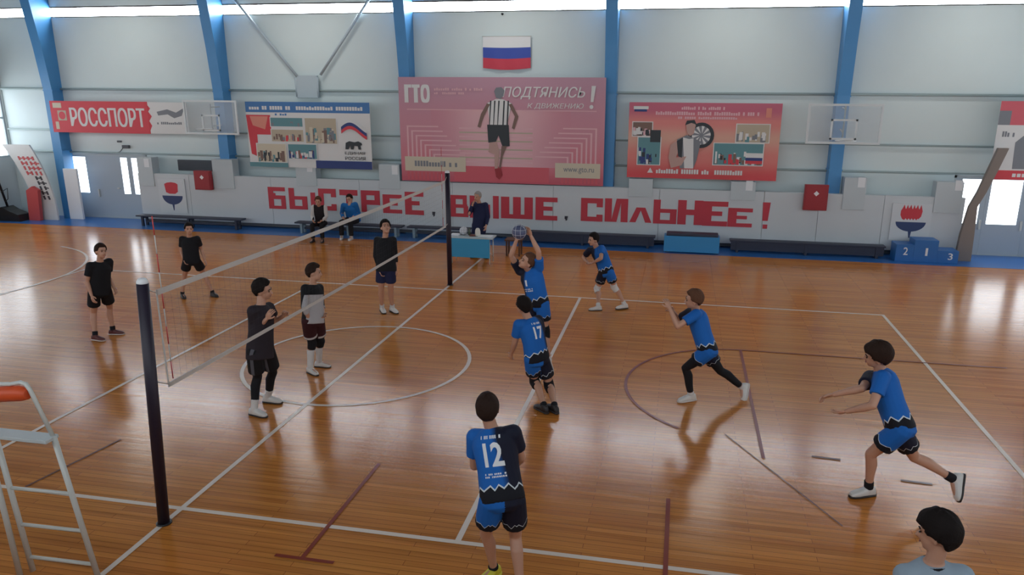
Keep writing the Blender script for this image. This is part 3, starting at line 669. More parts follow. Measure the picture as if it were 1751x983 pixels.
for i in range(ny + 1):
    y = y0 + (y1 - y0) * i / ny; mb.tube([(0, y, sagz(y, 1.39)), (0, y, sagz(y, NETZ - .07))], 0.0006, NETM, 3, cap=False)
for j in range(1, 10):
    z = 1.39 + (NETZ - .07 - 1.39) * j / 10; mb.tube([(0, y0 + (y1 - y0) * i / 12, sagz(y0 + (y1 - y0) * i / 12, z)) for i in range(13)], 0.0006, NETM, 3, cap=False)
kid(mb, 'netting', net)
for y in (y0, y1): kid(MB().box(-.004, y - .008, 1.35, .004, y + .008, NETZ, TAPE), 'side_tape', net)
for y in (y0 + .1, y1 - .12):
    mb = MB()
    for k in range(9): z = 1.4 + .185 * k; mb.tube([(-.02, y, z), (-.02, y, z + .185)], .0055, TAPE if k % 2 else ANTR, 8)
    kid(mb, 'antenna', net, 'red and white striped antenna')
for a, b in (((LEAN * .96, -4.66, 2.42), (0, y0, NETZ - .03)), ((LEAN * .6, -4.68, 1.5), (0, y0, 1.38)), ((0, 4.87, 2.42), (0, y1, NETZ - .03)), ((0, 4.87, 1.4), (0, y1, 1.38))):
    kid(MB().tube([a, b], .006, TAPE, 6), 'tie_cord', net)

# ------------------------------------------------------------------ umpire stand
UM = thing('umpire_stand', 'white tubular umpire ladder stand with orange padded bar in the lower left corner', 'umpire stand', (-.4, -6.0, 0))
ORP = mat('orange_padding', rgb(214, 82, 36), .5, noise=.06, scale=6); PLATM = mat('platform_grey_paint', rgb(196, 204, 206), .4)
fr = lambda z: -5.68 - .02 * z
kid(MB().tube([(.03, -5.70, .0), (-.18, -5.70, 1.39)], .024, STEEL, 12), 'right_rail', UM)
kid(MB().tube([(-.66, -5.70, .0), (-.775, -5.70, 1.35)], .024, STEEL, 12), 'left_rail', UM)
kid(MB().tube([(-.72, -5.78, 0.0), (-.82, -5.75, 1.35)], .024, STEEL, 12), 'left_prop', UM)
for z in (.16, .49, .85):
    a = Vector((.03, -5.70, 0)).lerp(Vector((-.18, -5.70, 1.39)), z / 1.39); b = Vector((-.66, -5.70, 0)).lerp(Vector((-.775, -5.70, 1.35)), (z - .015) / 1.35)
    kid(MB().tube([a, b], .017, STEEL, 10), 'rung', UM)
kid(MB().box(-.95, -5.80, 1.36, -.165, -5.66, 1.395, PLATM, .008), 'platform', UM)
kid(MB().tube([(-.185, -5.70, 1.39), (-.33, -5.70, 1.80), (-.36, -5.70, 1.85), (-.41, -5.70, 1.86), (-.52, -5.70, 1.835), (-.98, -5.70, 1.80), (-1.02, -5.70, 1.72), (-.84, -5.70, 1.39)], .018, STEEL, 10), 'guard_rail', UM)
kid(MB().tube([(-.345, -5.71, 1.765), (-.42, -5.71, 1.765), (-.95, -5.71, 1.70)], [.045, .066, .068], ORP, 14), 'padded_bar', UM)
tag(UM.children[-1], 'orange padded bar')

# ------------------------------------------------------------------ judges table
TBB = mat('table_cyan_panel', rgb(52, 150, 196), .45, noise=.04, scale=3); TTOP = mat('table_top_pale', rgb(176, 190, 196), .4)
tb = thing('judges_table', 'small table with a bright cyan front panel behind the far net post', 'table', (-.12, 7.27, 0))
kid(MB().box(-.68, 6.98, .655, .46, 7.46, .685, TTOP, .006), 'tabletop', tb); kid(MB().box(-.62, 7.02, .17, .38, 7.045, .653, TBB, .004), 'front_panel', tb)
for x in (-.61, .37):
    for y in (7.07, 7.43): kid(MB().tube([(x, y, 0), (x, y, .655)], .014, STEEL, 8), 'leg', tb)
kid(MB().tube([(.37, 7.07, .3), (.37, 7.43, .12)], .01, STEEL, 8), 'brace', tb)
zt = .686
tag(MB().box(.06, 7.1, zt, .40, 7.36, zt + .006, PAPER).build('score_sheet'), 'white score sheet at the right end of the judges table', 'paper')
mb = MB().box(-.66, 7.1, zt, -.44, 7.34, zt + .03, PAPER, .004); tag(mb.build('paper_stack'), 'stack of white papers at the left end of the judges table', 'paper')
BALLM = mat('ball_white_panels', rgb(206, 206, 212), .5)
def volleyball(c, m, m2, lab):
    r = .105; mb = MB().ball(c, r, m, 28); c = Vector(c)
    for ax in range(3):
        for t in (-.035, .035):
            pts = []
            for k in range(40):
                a = 2 * math.pi * k / 40; q = [0, 0, 0]; rr = math.sqrt(r * r - t * t) * 1.002
                q[ax] = rr * math.cos(a); q[(ax + 1) % 3] = rr * math.sin(a); q[(ax + 2) % 3] = t; pts.append(c + Vector(q))
            mb.tube(pts, .0025, m2, 4, closed=True)
    return tag(mb.build('volleyball', None, c), lab, 'ball')
volleyball((-.36, 7.30, zt + .105), BALLM, BGREY, 'white volleyball lying on the judges table')
mb = MB().lathe([(.05, 0), (.07, .02), (.065, .13), (.05, .18), (.03, .2)], (.03, 7.22, zt), mat('white_vessel', rgb(222, 216, 206), .5)); tag(mb.build('white_jug'), 'white jug standing in front of the standing judge', 'jug')
mb = MB().lathe([(.03, 0), (.033, .01), (.033, .12), (.014, .16), (.014, .19)], (-.21, 7.3, zt), mat('dark_bottle', rgb(60, 70, 50), .3)); tag(mb.build('dark_bottle'), 'small dark bottle beside the white volleyball', 'bottle')
mb = MB().box(-.17, 7.14, zt, -.02, 7.3, zt + .025, mat('brown_case', rgb(110, 60, 50), .5), .005); tag(mb.build('brown_folder'), 'brown folder in the middle of the judges table', 'folder')

# ------------------------------------------------------------------ things at the left and right ends
LB = mat('leaning_board_white', rgb(205, 205, 204), .5, noise=.06, scale=3); LRED = mat('faded_red', rgb(188, 76, 78), .55); LBLK = mat('faded_black', rgb(60, 58, 64), .55)
r = thing('leaning_sign_board', 'tall white sign board with red and black marks leaning in the left corner', 'sign board', (-15.5, 10.2, 0.004))
P = lambda t: (-15.35 - .05 * t - .75 * t ** 2.0, .006 + 2.42 * t)
mb = MB(); pts_l, pts_r = [], []; n = 10
for i in range(n + 1):
    t = i / n; x, z = P(t); w = .36 + .16 * t; pts_l.append((x - w, z)); pts_r.append((x + w * .95, z))
mb.prism(pts_r + pts_l[::-1], 10.18, 10.24, LB); kid(mb, 'board', r)
rd = random.Random(4); mb = MB()
for i in range(9):
    t = .30 + .065 * i; x, z = P(t); m = LRED if i > 4 else LBLK; x += .14
    for k in range(2 if i < 5 else 4):
        a = x - .1 + .17 * k - (.25 if i > 4 else 0); mb.prism([(a, z - .06), (a + .06, z - .05), (a + .02, z + .07), (a - .05, z + .06)], 10.17 - .001 * k, 10.179, m)
        if rd.random() > .3: mb.prism([(a, z), (a + .13, z - .015), (a + .13, z + .02), (a, z + .035)], 10.168 - .001 * k, 10.178, m)
kid(mb, 'faded_lettering', r, 'faded red and black lettering')
mb = MB(); mb.prism([(-15.92, .006), (-15.50, .006), (-15.42, 1.0), (-15.62, 1.12), (-15.86, .98)], 9.98, 10.1, LRED)
tag(mb.build('red_mat'), 'faded red folded mat leaning against the white sign board', 'mat')
r = thing('portable_stand', 'black portable stand with weighted base at the left edge', 'stand', (-16.7, 9.9, 0.004))
mb = MB(); mb.prism([(-17.1, .004), (-15.98, .004), (-16.05, .22), (-16.4, .34), (-16.62, .46), (-16.95, .36), (-17.1, .3)], 9.7, 10.15, BLACKM); kid(mb, 'weighted_base', r)
kid(MB().tube([(-16.6, 9.92, .4), (-16.95, 9.92, 1.95), (-17.0, 9.92, 2.5)], .035, BLACKM, 10), 'pole', r)
kid(MB().tube([(-16.75, 9.9, .9), (-16.45, 9.88, 1.05), (-16.5, 9.88, .7), (-16.65, 9.9, .6)], .012, BLACKM, 8), 'cable_loop', r)
kid(MB().ball((-17.0, 9.92, 2.62), .1, BLACKM, 14), 'knob', r)
# bent brown mat leaning by the right door
BM = mat('brown_mat', rgb(128, 118, 112), .7, noise=.08, scale=3); mb = MB(); C8 = [(12.26, .006, .2), (12.27, .7, .17), (12.30, 1.42, .10), (12.45, 1.8, .105), (12.62, 2.35, .12), (12.78, 2.9, .125)]
L_ = [(x - w, z) for x, z, w in C8]; Rr = [(x + w * .9, z) for x, z, w in C8]
mb.prism(Rr + L_[::-1], 10.08, 10.2, BM); tag(mb.build('folded_mat'), 'tall brown mat bent in the middle leaning beside the right door', 'mat')
CH = mat('stool_brown', rgb(92, 62, 44), .5)
r = thing('low_stool', 'small brown stool right of the judges table', 'stool', (.72, 8.3, 0))
kid(MB().box(.5, 8.12, .4, .94, 8.5, .44, CH, .008), 'seat', r)
for x in (.55, .89):
    for y in (8.17, 8.45): kid(MB().box(x - .02, y - .02, 0, x + .02, y + .02, .4, CH), 'leg', r)

# ------------------------------------------------------------------ people
# joints of every figure in metres: scale, then pelvis, spine, head, arms and legs
POSES = {
 'b1': (0.989, {'pel': (-4.735, 0.091, 0.862), 'chest': (-4.724, 0.129, 1.129), 'neck': (-4.688, 0.137, 1.382), 'head': (-4.631, 0.13, 1.561), 'LS': (-4.649, 0.299, 1.343), 'LE': (-4.734, 0.329, 1.072), 'LW': (-4.579, 0.247, 0.896), 'RS': (-4.744, -0.024, 1.341), 'RE': (-4.823, -0.058, 1.067), 'RW': (-4.719, -0.121, 0.851), 'LH': (-4.686, 0.17, 0.851), 'LK': (-4.822, 0.353, 0.494), 'LA': (-4.797, 0.319, 0.094), 'LT': (-4.641, 0.357, 0.032), 'RH': (-4.781, 0.009, 0.861), 'RK': (-4.931, 0.102, 0.474), 'RA': (-4.864, -0.021, 0.096), 'RT': (-4.708, -0.03, 0.028), 'top': (-4.657, 0.165, 1.676)}),
 'b2': (0.938, {'pel': (-4.829, 2.731, 0.799), 'chest': (-4.852, 2.774, 1.051), 'neck': (-4.853, 2.784, 1.293), 'head': (-4.817, 2.747, 1.464), 'LS': (-4.693, 2.8, 1.263), 'LE': (-4.707, 2.91, 1.014), 'LW': (-4.597, 2.84, 0.819), 'RS': (-5.009, 2.763, 1.251), 'RE': (-5.06, 2.764, 0.987), 'RW': (-4.928, 2.644, 0.834), 'LH': (-4.747, 2.768, 0.794), 'LK': (-4.732, 2.971, 0.447), 'LA': (-4.602, 2.977, 0.087), 'LT': (-4.464, 2.915, 0.033), 'RH': (-4.907, 2.689, 0.793), 'RK': (-5.094, 2.809, 0.458), 'RA': (-5.163, 2.764, 0.085), 'RT': (-5.05, 2.663, 0.033), 'top': (-4.842, 2.776, 1.574)}),
 'b3': (1.066, {'pel': (-0.369, -2.187, 0.939), 'chest': (-0.371, -2.125, 1.232), 'neck': (-0.367, -2.078, 1.512), 'head': (-0.333, -2.062, 1.707), 'LS': (-0.358, -1.91, 1.43), 'LE': (-0.365, -1.744, 1.171), 'LW': (-0.18, -1.868, 1.317), 'RS': (-0.377, -2.265, 1.482), 'RE': (-0.411, -2.206, 1.181), 'RW': (-0.222, -2.217, 1.368), 'LH': (-0.337, -2.097, 0.905), 'LK': (-0.394, -1.904, 0.496), 'LA': (-0.55, -1.823, 0.098), 'LT': (-0.378, -1.823, 0.032), 'RH': (-0.397, -2.287, 0.938), 'RK': (-0.483, -2.136, 0.515), 'RA': (-0.508, -2.251, 0.099), 'RT': (-0.34, -2.282, 0.028), 'top': (-0.315, -2.107, 1.829)}),
 'b4': (0.99, {'pel': (-0.377, -0.706, 0.882), 'chest': (-0.395, -0.64, 1.147), 'neck': (-0.403, -0.584, 1.4), 'head': (-0.367, -0.59, 1.585), 'LS': (-0.382, -0.434, 1.309), 'LE': (-0.4, -0.374, 1.028), 'LW': (-0.27, -0.569, 0.952), 'RS': (-0.441, -0.755, 1.381), 'RE': (-0.397, -0.908, 1.143), 'RW': (-0.379, -0.814, 0.915), 'LH': (-0.334, -0.627, 0.858), 'LK': (-0.414, -0.479, 0.469), 'LA': (-0.501, -0.387, 0.086), 'LT': (-0.34, -0.383, 0.035), 'RH': (-0.417, -0.793, 0.887), 'RK': (-0.461, -0.646, 0.491), 'RA': (-0.505, -0.674, 0.089), 'RT': (-0.365, -0.75, 0.035), 'top': (-0.394, -0.545, 1.697)}),
 'b5': (1.056, {'pel': (-0.487, 2.465, 0.948), 'chest': (-0.507, 2.527, 1.234), 'neck': (-0.517, 2.565, 1.508), 'head': (-0.495, 2.558, 1.708), 'LS': (-0.341, 2.52, 1.48), 'LE': (-0.34, 2.588, 1.181), 'LW': (-0.308, 2.525, 0.928), 'RS': (-0.688, 2.602, 1.448), 'RE': (-0.689, 2.482, 1.165), 'RW': (-0.598, 2.439, 0.917), 'LH': (-0.39, 2.441, 0.94), 'LK': (-0.442, 2.544, 0.503), 'LA': (-0.486, 2.689, 0.098), 'LT': (-0.356, 2.582, 0.032), 'RH': (-0.585, 2.479, 0.933), 'RK': (-0.627, 2.515, 0.488), 'RA': (-0.696, 2.675, 0.095), 'RT': (-0.596, 2.538, 0.032), 'top': (-0.529, 2.596, 1.83)}),
 'u6': (1.04, {'pel': (2.964, -0.163, 1.188), 'chest': (2.922, -0.181, 1.465), 'neck': (2.817, -0.123, 1.702), 'head': (2.818, -0.259, 1.842), 'LS': (2.983, -0.184, 1.737), 'LE': (3.0, -0.318, 2.007), 'LW': (2.894, -0.359, 2.24), 'RS': (2.667, -0.044, 1.644), 'RE': (2.562, -0.17, 1.895), 'RW': (2.649, -0.205, 2.138), 'LH': (3.046, -0.211, 1.215), 'LK': (3.082, -0.187, 0.77), 'LA': (3.162, -0.283, 0.353), 'LT': (3.197, -0.273, 0.179), 'RH': (2.882, -0.115, 1.163), 'RK': (2.854, -0.067, 0.72), 'RA': (3.034, 0.047, 0.351), 'RT': (2.925, -0.001, 0.221), 'top': (2.828, -0.301, 1.961)}),
 'u17': (1.066, {'pel': (3.142, -1.16, 0.707), 'chest': (3.105, -1.158, 0.997), 'neck': (3.012, -1.118, 1.254), 'head': (2.956, -1.167, 1.438), 'LS': (2.912, -1.272, 1.208), 'LE': (2.844, -1.197, 0.917), 'LW': (2.766, -1.053, 0.707), 'RS': (3.127, -0.981, 1.196), 'RE': (3.167, -0.876, 0.908), 'RW': (2.911, -0.806, 0.892), 'LH': (3.083, -1.243, 0.723), 'LK': (3.095, -1.034, 0.318), 'LA': (3.288, -1.367, 0.106), 'LT': (3.173, -1.268, 0.017), 'RH': (3.199, -1.079, 0.676), 'RK': (3.292, -0.961, 0.233), 'RA': (3.43, -1.351, 0.11), 'RT': (3.324, -1.226, 0.031), 'top': (2.967, -1.213, 1.559)}),
 'u8': (1.0, {'pel': (3.602, 3.72, 0.787), 'chest': (3.515, 3.737, 1.045), 'neck': (3.388, 3.723, 1.269), 'head': (3.343, 3.642, 1.435), 'LS': (3.515, 3.603, 1.274), 'LE': (3.529, 3.351, 1.133), 'LW': (3.372, 3.502, 1.01), 'RS': (3.259, 3.807, 1.184), 'RE': (3.11, 3.968, 0.996), 'RW': (3.226, 3.752, 0.947), 'LH': (3.667, 3.653, 0.808), 'LK': (3.763, 3.868, 0.449), 'LA': (3.979, 3.859, 0.099), 'LT': (3.84, 3.779, 0.037), 'RH': (3.54, 3.785, 0.757), 'RK': (3.419, 3.941, 0.375), 'RA': (3.472, 3.655, 0.085), 'RT': (3.316, 3.608, 0.03), 'top': (3.361, 3.647, 1.558)}),
 'u9': (1.065, {'pel': (5.43, -0.668, 0.813), 'chest': (5.335, -0.587, 1.082), 'neck': (5.239, -0.54, 1.34), 'head': (5.205, -0.633, 1.514), 'LS': (5.249, -0.727, 1.342), 'LE': (5.01, -0.846, 1.189), 'LW': (4.892, -0.748, 1.406), 'RS': (5.165, -0.39, 1.254), 'RE': (5.016, -0.183, 1.081), 'RW': (4.928, -0.359, 1.262), 'LH': (5.445, -0.768, 0.83), 'LK': (5.153, -0.61, 0.516), 'LA': (5.253, -0.546, 0.098), 'LT': (5.104, -0.631, 0.033), 'RH': (5.419, -0.576, 0.772), 'RK': (5.646, -0.386, 0.425), 'RA': (5.974, -0.275, 0.162), 'RT': (5.996, -0.354, -0.007), 'top': (5.209, -0.647, 1.642)}),
 'u10': (1.128, {'pel': (7.295, -2.97, 0.919), 'chest': (7.195, -2.837, 1.187), 'neck': (7.09, -2.717, 1.44), 'head': (7.031, -2.8, 1.622), 'LS': (7.078, -2.919, 1.439), 'LE': (6.97, -3.103, 1.193), 'LW': (6.774, -2.957, 1.052), 'RS': (7.05, -2.57, 1.298), 'RE': (6.912, -2.865, 1.279), 'RW': (6.665, -2.79, 1.16), 'LH': (7.283, -3.075, 0.943), 'LK': (7.075, -2.881, 0.552), 'LA': (7.13, -2.778, 0.106), 'LT': (6.96, -2.845, 0.029), 'RH': (7.315, -2.879, 0.865), 'RK': (7.559, -2.714, 0.481), 'RA': (7.972, -2.739, 0.279), 'RT': (7.999, -2.842, 0.112), 'top': (7.011, -2.851, 1.746)}),
 'u12': (1.067, {'pel': (3.615, -5.167, 0.945), 'chest': (3.545, -5.047, 1.213), 'neck': (3.472, -4.942, 1.469), 'head': (3.447, -4.984, 1.66), 'LS': (3.317, -4.936, 1.366), 'LE': (3.296, -4.894, 1.062), 'LW': (3.404, -4.658, 1.007), 'RS': (3.664, -4.961, 1.451), 'RE': (3.71, -4.847, 1.168), 'RW': (3.63, -4.668, 0.988), 'LH': (3.529, -5.219, 0.939), 'LK': (3.441, -5.07, 0.514), 'LA': (3.477, -4.949, 0.096), 'LT': (3.389, -5.094, 0.035), 'RH': (3.707, -5.136, 0.914), 'RK': (3.689, -4.991, 0.479), 'RA': (3.774, -5.177, 0.094), 'RT': (3.742, -5.008, 0.036), 'top': (3.461, -5.025, 1.782)}),
 'w12': (1.007, {'pel': (6.623, -6.184, 0.922), 'chest': (6.614, -6.189, 1.198), 'neck': (6.599, -6.193, 1.459), 'head': (6.601, -6.184, 1.645), 'LS': (6.434, -6.242, 1.372), 'LE': (6.453, -6.341, 1.098), 'LW': (6.397, -6.22, 0.885), 'RS': (6.769, -6.215, 1.398), 'RE': (6.797, -6.087, 1.137), 'RW': (6.725, -6.002, 0.911), 'LH': (6.533, -6.215, 0.912), 'LK': (6.474, -6.193, 0.485), 'LA': (6.542, -6.288, 0.09), 'LT': (6.434, -6.167, 0.035), 'RH': (6.714, -6.152, 0.919), 'RK': (6.671, -6.082, 0.494), 'RA': (6.731, -6.146, 0.091), 'RT': (6.654, -6.003, 0.035), 'top': (6.582, -6.159, 1.762)}),
 'ref': (1.022, {'pel': (-0.073, 7.611, 0.885), 'chest': (-0.068, 7.635, 1.166), 'neck': (-0.073, 7.66, 1.431), 'head': (-0.105, 7.585, 1.606), 'LS': (0.095, 7.616, 1.397), 'LE': (0.158, 7.615, 1.106), 'LW': (0.142, 7.476, 0.893), 'RS': (-0.242, 7.702, 1.393), 'RE': (-0.316, 7.527, 1.165), 'RW': (-0.217, 7.492, 1.399), 'LH': (0.024, 7.615, 0.877), 'LK': (0.003, 7.511, 0.452), 'LA': (0.059, 7.72, 0.094), 'LT': (0.14, 7.578, 0.034), 'RH': (-0.171, 7.604, 0.877), 'RK': (-0.203, 7.522, 0.448), 'RA': (-0.208, 7.738, 0.091), 'RT': (-0.295, 7.598, 0.034), 'top': (-0.068, 7.575, 1.726)}),
 's1': (0.968, {'pel': (-5.185, 9.162, 0.481), 'chest': (-5.18, 9.131, 0.741), 'neck': (-5.177, 9.105, 0.987), 'head': (-5.147, 8.992, 1.128), 'LS': (-5.013, 9.129, 0.957), 'LE': (-4.957, 9.073, 0.688), 'LW': (-5.008, 8.853, 0.601), 'RS': (-5.339, 9.072, 0.957), 'RE': (-5.369, 9.001, 0.687), 'RW': (-5.246, 8.811, 0.601), 'LH': (-5.095, 9.178, 0.48), 'LK': (-4.979, 8.778, 0.484), 'LA': (-4.98, 8.781, 0.087), 'LT': (-4.934, 8.632, 0.035), 'RH': (-5.276, 9.146, 0.48), 'RK': (-5.248, 8.731, 0.484), 'RA': (-5.248, 8.734, 0.087), 'RT': (-5.24, 8.578, 0.035), 'top': (-5.132, 8.983, 1.246)}),
 's2': (1.009, {'pel': (-4.426, 9.706, 0.511), 'chest': (-4.435, 9.653, 0.779), 'neck': (-4.44, 9.514, 0.996), 'head': (-4.482, 9.638, 1.135), 'LS': (-4.267, 9.534, 0.991), 'LE': (-4.222, 9.65, 0.728), 'LW': (-4.3, 9.42, 0.654), 'RS': (-4.609, 9.484, 0.957), 'RE': (-4.725, 9.574, 0.705), 'RW': (-4.591, 9.375, 0.626), 'LH': (-4.33, 9.707, 0.514), 'LK': (-4.327, 9.273, 0.505), 'LA': (-4.328, 9.272, 0.091), 'LT': (-4.322, 9.11, 0.035), 'RH': (-4.522, 9.706, 0.507), 'RK': (-4.613, 9.282, 0.506), 'RA': (-4.635, 9.294, 0.093), 'RT': (-4.589, 9.14, 0.033), 'top': (-4.481, 9.654, 1.26)}),
}
def nrm(v): v = np.array(v, float); return v / (np.linalg.norm(v) + 1e-12)
class PB:
    """closed shapes that are fused into one continuous skin"""
    def __init__(self): self.v = []; self.f = []
    def add(self, V, Fc):
        k = len(self.v); self.v += [tuple(map(float, p)) for p in V]; self.f += [tuple(i + k for i in q) for q in Fc]
    def rings(self, C, A, B, W_, D_, n=18, cap0=True, cap1=True, p=1.0):
        V = []; Fc = []
        for c, a, b, w, d in zip(C, A, B, W_, D_):
            for k in range(n):
                t = 2 * math.pi * k / n; ct, st = math.cos(t), math.sin(t)
                if p != 1: ct, st = math.copysign(abs(ct) ** p, ct), math.copysign(abs(st) ** p, st)
                V.append(np.array(c) + a * w * ct + b * d * st)
        m = len(C)
        for i in range(m - 1):
            for k in range(n): Fc.append((i * n + k, i * n + (k + 1) % n, (i + 1) * n + (k + 1) % n, (i + 1) * n + k))
        V.append(np.array(C[0])); V.append(np.array(C[-1]))
        for k in range(n): Fc.append((m * n, (k + 1) % n, k)); Fc.append((m * n + 1, (m - 1) * n + k, (m - 1) * n + (k + 1) % n))
        self.add(V, Fc)
    def limb(self, pts, rs, n=14, round0=True, round1=True, flat=None):
        pts = [np.array(p, float) for p in pts]; C, W_, A, B = [], [], [], []
        if round0:
            t = nrm(pts[1] - pts[0])
            for a in (.15, .5, .85): C.append(pts[0] - t * rs[0] * math.cos(a * math.pi / 2)); W_.append(rs[0] * math.sin(a * math.pi / 2))
        for p, r in zip(pts, rs): C.append(p); W_.append(r)
        if round1:
            t = nrm(pts[-1] - pts[-2])
            for a in (.85, .5, .15): C.append(pts[-1] + t * rs[-1] * math.cos(a * math.pi / 2)); W_.append(rs[-1] * math.sin(a * math.pi / 2))
        u = None
        for i in range(len(C)):
            t = nrm(C[min(i + 1, len(C) - 1)] - C[max(i - 1, 0)])
            if u is None: u = nrm(np.cross(t, (0, 0, 1) if abs(t[2]) < .9 else (1, 0, 0)))
            u = nrm(u - t * (u @ t)); A.append(u); B.append(np.cross(t, u))
        self.rings(C, A, B, W_, W_, n)
    def blob(self, c, axes, r, n=16):
        """ellipsoid: axes three unit vectors, r three radii"""
        V = []; Fc = []; m = n // 2
        for i in range(1, m):
            th = math.pi * i / m
            for k in range(n):
                ph = 2 * math.pi * k / n
                V.append(np.array(c) + axes[0] * r[0] * math.sin(th) * math.cos(ph) + axes[1] * r[1] * math.sin(th) * math.sin(ph) + axes[2] * r[2] * math.cos(th))
        k0 = len(V); V += [np.array(c) + axes[2] * r[2], np.array(c) - axes[2] * r[2]]
        for i in range(m - 2):
            for k in range(n): Fc.append((i * n + k, (i + 1) * n + k, (i + 1) * n + (k + 1) % n, i * n + (k + 1) % n))
        for k in range(n): Fc.append((k0, k, (k + 1) % n)); Fc.append((k0 + 1, (m - 2) * n + (k + 1) % n, (m - 2) * n + k))
        self.add(V, Fc)
    def raw(self):
        bm = bmesh.new(); vs = [bm.verts.new(p) for p in self.v]
        for q in self.f:
            try: bm.faces.new([vs[i] for i in q])
            except ValueError: pass
        bmesh.ops.recalc_face_normals(bm, faces=bm.faces[:]); return bm
    def fuse(self, voxel, smooth=3):
        bm = self.raw(); me = bpy.data.meshes.new('t'); bm.to_mesh(me); bm.free()
        ob = bpy.data.objects.new('t', me); COL.objects.link(ob)
        r = ob.modifiers.new('r', 'REMESH'); r.mode = 'VOXEL'; r.voxel_size = voxel; r.use_smooth_shade = True
        if smooth: s = ob.modifiers.new('s', 'SMOOTH'); s.factor = .5; s.iterations = smooth
        bpy.context.view_layer.update()
        out = bpy.data.meshes.new_from_object(ob.evaluated_get(bpy.context.evaluated_depsgraph_get()))
        bpy.data.objects.remove(ob); bpy.data.meshes.remove(me); return out

SKIN = mat('skin', rgb(190, 142, 118), .5, noise=.05, scale=12)
SKIN2 = mat('skin_tanned', rgb(168, 118, 94), .5, noise=.05, scale=12)
def hairm(n, c): return mat(n, c, .75, noise=.25, scale=60, bump=.4, spec=.15)
HB = hairm('hair_black', rgb(26, 20, 19)); HBR = hairm('hair_dark_brown', rgb(44, 29, 23)); HLB = hairm('hair_brown', rgb(92, 62, 46)); HGR = hairm('hair_grey', rgb(150, 146, 142))
EYE = mat('eye_dark', rgb(30, 24, 22), .2); LIP = mat('lip', rgb(150, 88, 80), .5)
def cloth(n, c, **k): return mat(n, c, .8, noise=.12, scale=9, bump=.25, spec=.2, **k)
CBLK = cloth('cloth_black', rgb(28, 28, 32)); CNAVY = cloth('cloth_navy', rgb(36, 40, 70)); CDK = cloth('cloth_charcoal', rgb(46, 40, 46)); CWHT = cloth('cloth_white', rgb(205, 202, 200)); CGRY = cloth('cloth_pale_grey_blue', rgb(150, 166, 180))
CBLU = cloth('cloth_blue', rgb(36, 104, 170)); CMAR = cloth('cloth_dark_maroon', rgb(72, 34, 40)); CYEL = mat('shoe_yellow', rgb(206, 200, 60), .5); SHW = mat('shoe_white', rgb(208, 204, 200), .5); SHB = mat('shoe_black', rgb(36, 30, 32), .5); SHBR = mat('shoe_dark_red', rgb(92, 44, 44), .5); SOLEW = mat('sole_pale', rgb(200, 190, 184), .5); SOLED = mat('sole_dark', rgb(44, 38, 38), .6)

class NG:
    def __init__(s, nt): s.nt = nt
    def m(s, op, a, b=None, c=None, clamp=False):
        n = s.nt.nodes.new('ShaderNodeMath'); n.operation = op; n.use_clamp = clamp
        for i, v in enumerate((a, b, c)):
            if v is None: continue
            if isinstance(v, (int, float)): n.inputs[i].default_value = v
            else: s.nt.links.new(v, n.inputs[i])
        return n.outputs[0]
    def mix(s, f, a, b):
        n = s.nt.nodes.new('ShaderNodeMix'); n.data_type = 'RGBA'; s.nt.links.new(f, n.inputs[0])
        for i, v in ((6, a), (7, b)):
            if isinstance(v, tuple): n.inputs[i].default_value = (*v, 1)
            else: s.nt.links.new(v, n.inputs[i])
        return n.outputs[2]
def kit_material(name, line_v, amp, waves, legs=False, dark_u=-.06, slope=.10):
    """blue sports kit: dark right side, white zigzag line and black hem; pattern follows the garment"""
    m = mat(name, rgb(30, 100, 190), .75, spec=.25); nt = m.node_tree; b = nt.nodes['Principled BSDF']; g = NG(nt)
    at = nt.nodes.new('ShaderNodeAttribute'); at.attribute_name = 'garment'; sp = nt.nodes.new('ShaderNodeSeparateXYZ'); nt.links.new(at.outputs['Vector'], sp.inputs[0])
    u, v, w = sp.outputs
    if legs: right = g.m('GREATER_THAN', v, 2.5); v = g.m('SUBTRACT', v, g.m('MULTIPLY', right, 4.0))
    ang = g.m('ARCTAN2', u, w)
    tri = g.m('PINGPONG', g.m('MULTIPLY', ang, waves), 1.0)
    tri2 = g.m('PINGPONG', g.m('MULTIPLY', ang, waves * .37), 1.0)
    lv = g.m('ADD', line_v, g.m('MULTIPLY', g.m('ADD', tri, g.m('MULTIPLY', tri2, .6)), amp))
    d = g.m('SUBTRACT', v, lv)
    line = g.m('LESS_THAN', g.m('ABSOLUTE', d), .013)
    low = g.m('LESS_THAN', d, 0.0)
    dk = g.m('DIVIDE', g.m('SUBTRACT', g.m('SUBTRACT', dark_u + .025, u), g.m('MULTIPLY', g.m('SUBTRACT', v, .5), -slope)), .05, clamp=True)
    if legs: dk = right
    base = g.mix(dk, rgb(28, 98, 178), rgb(24, 26, 44))
    sh = g.m('MULTIPLY', g.m('SUBTRACT', .75, v), 1.1, clamp=True)
    base = g.mix(sh, base, rgb(24, 62, 150)) if False else base
    c = g.mix(low, base, rgb(22, 22, 30)); c = g.mix(line, c, rgb(206, 214, 220))
    nt.links.new(c, b.inputs['Base Color']); return m
KSH = kit_material('kit_shirt', .10, .075, 3.1)
KSO = kit_material('kit_shorts', .16, .13, 2.4, legs=True)
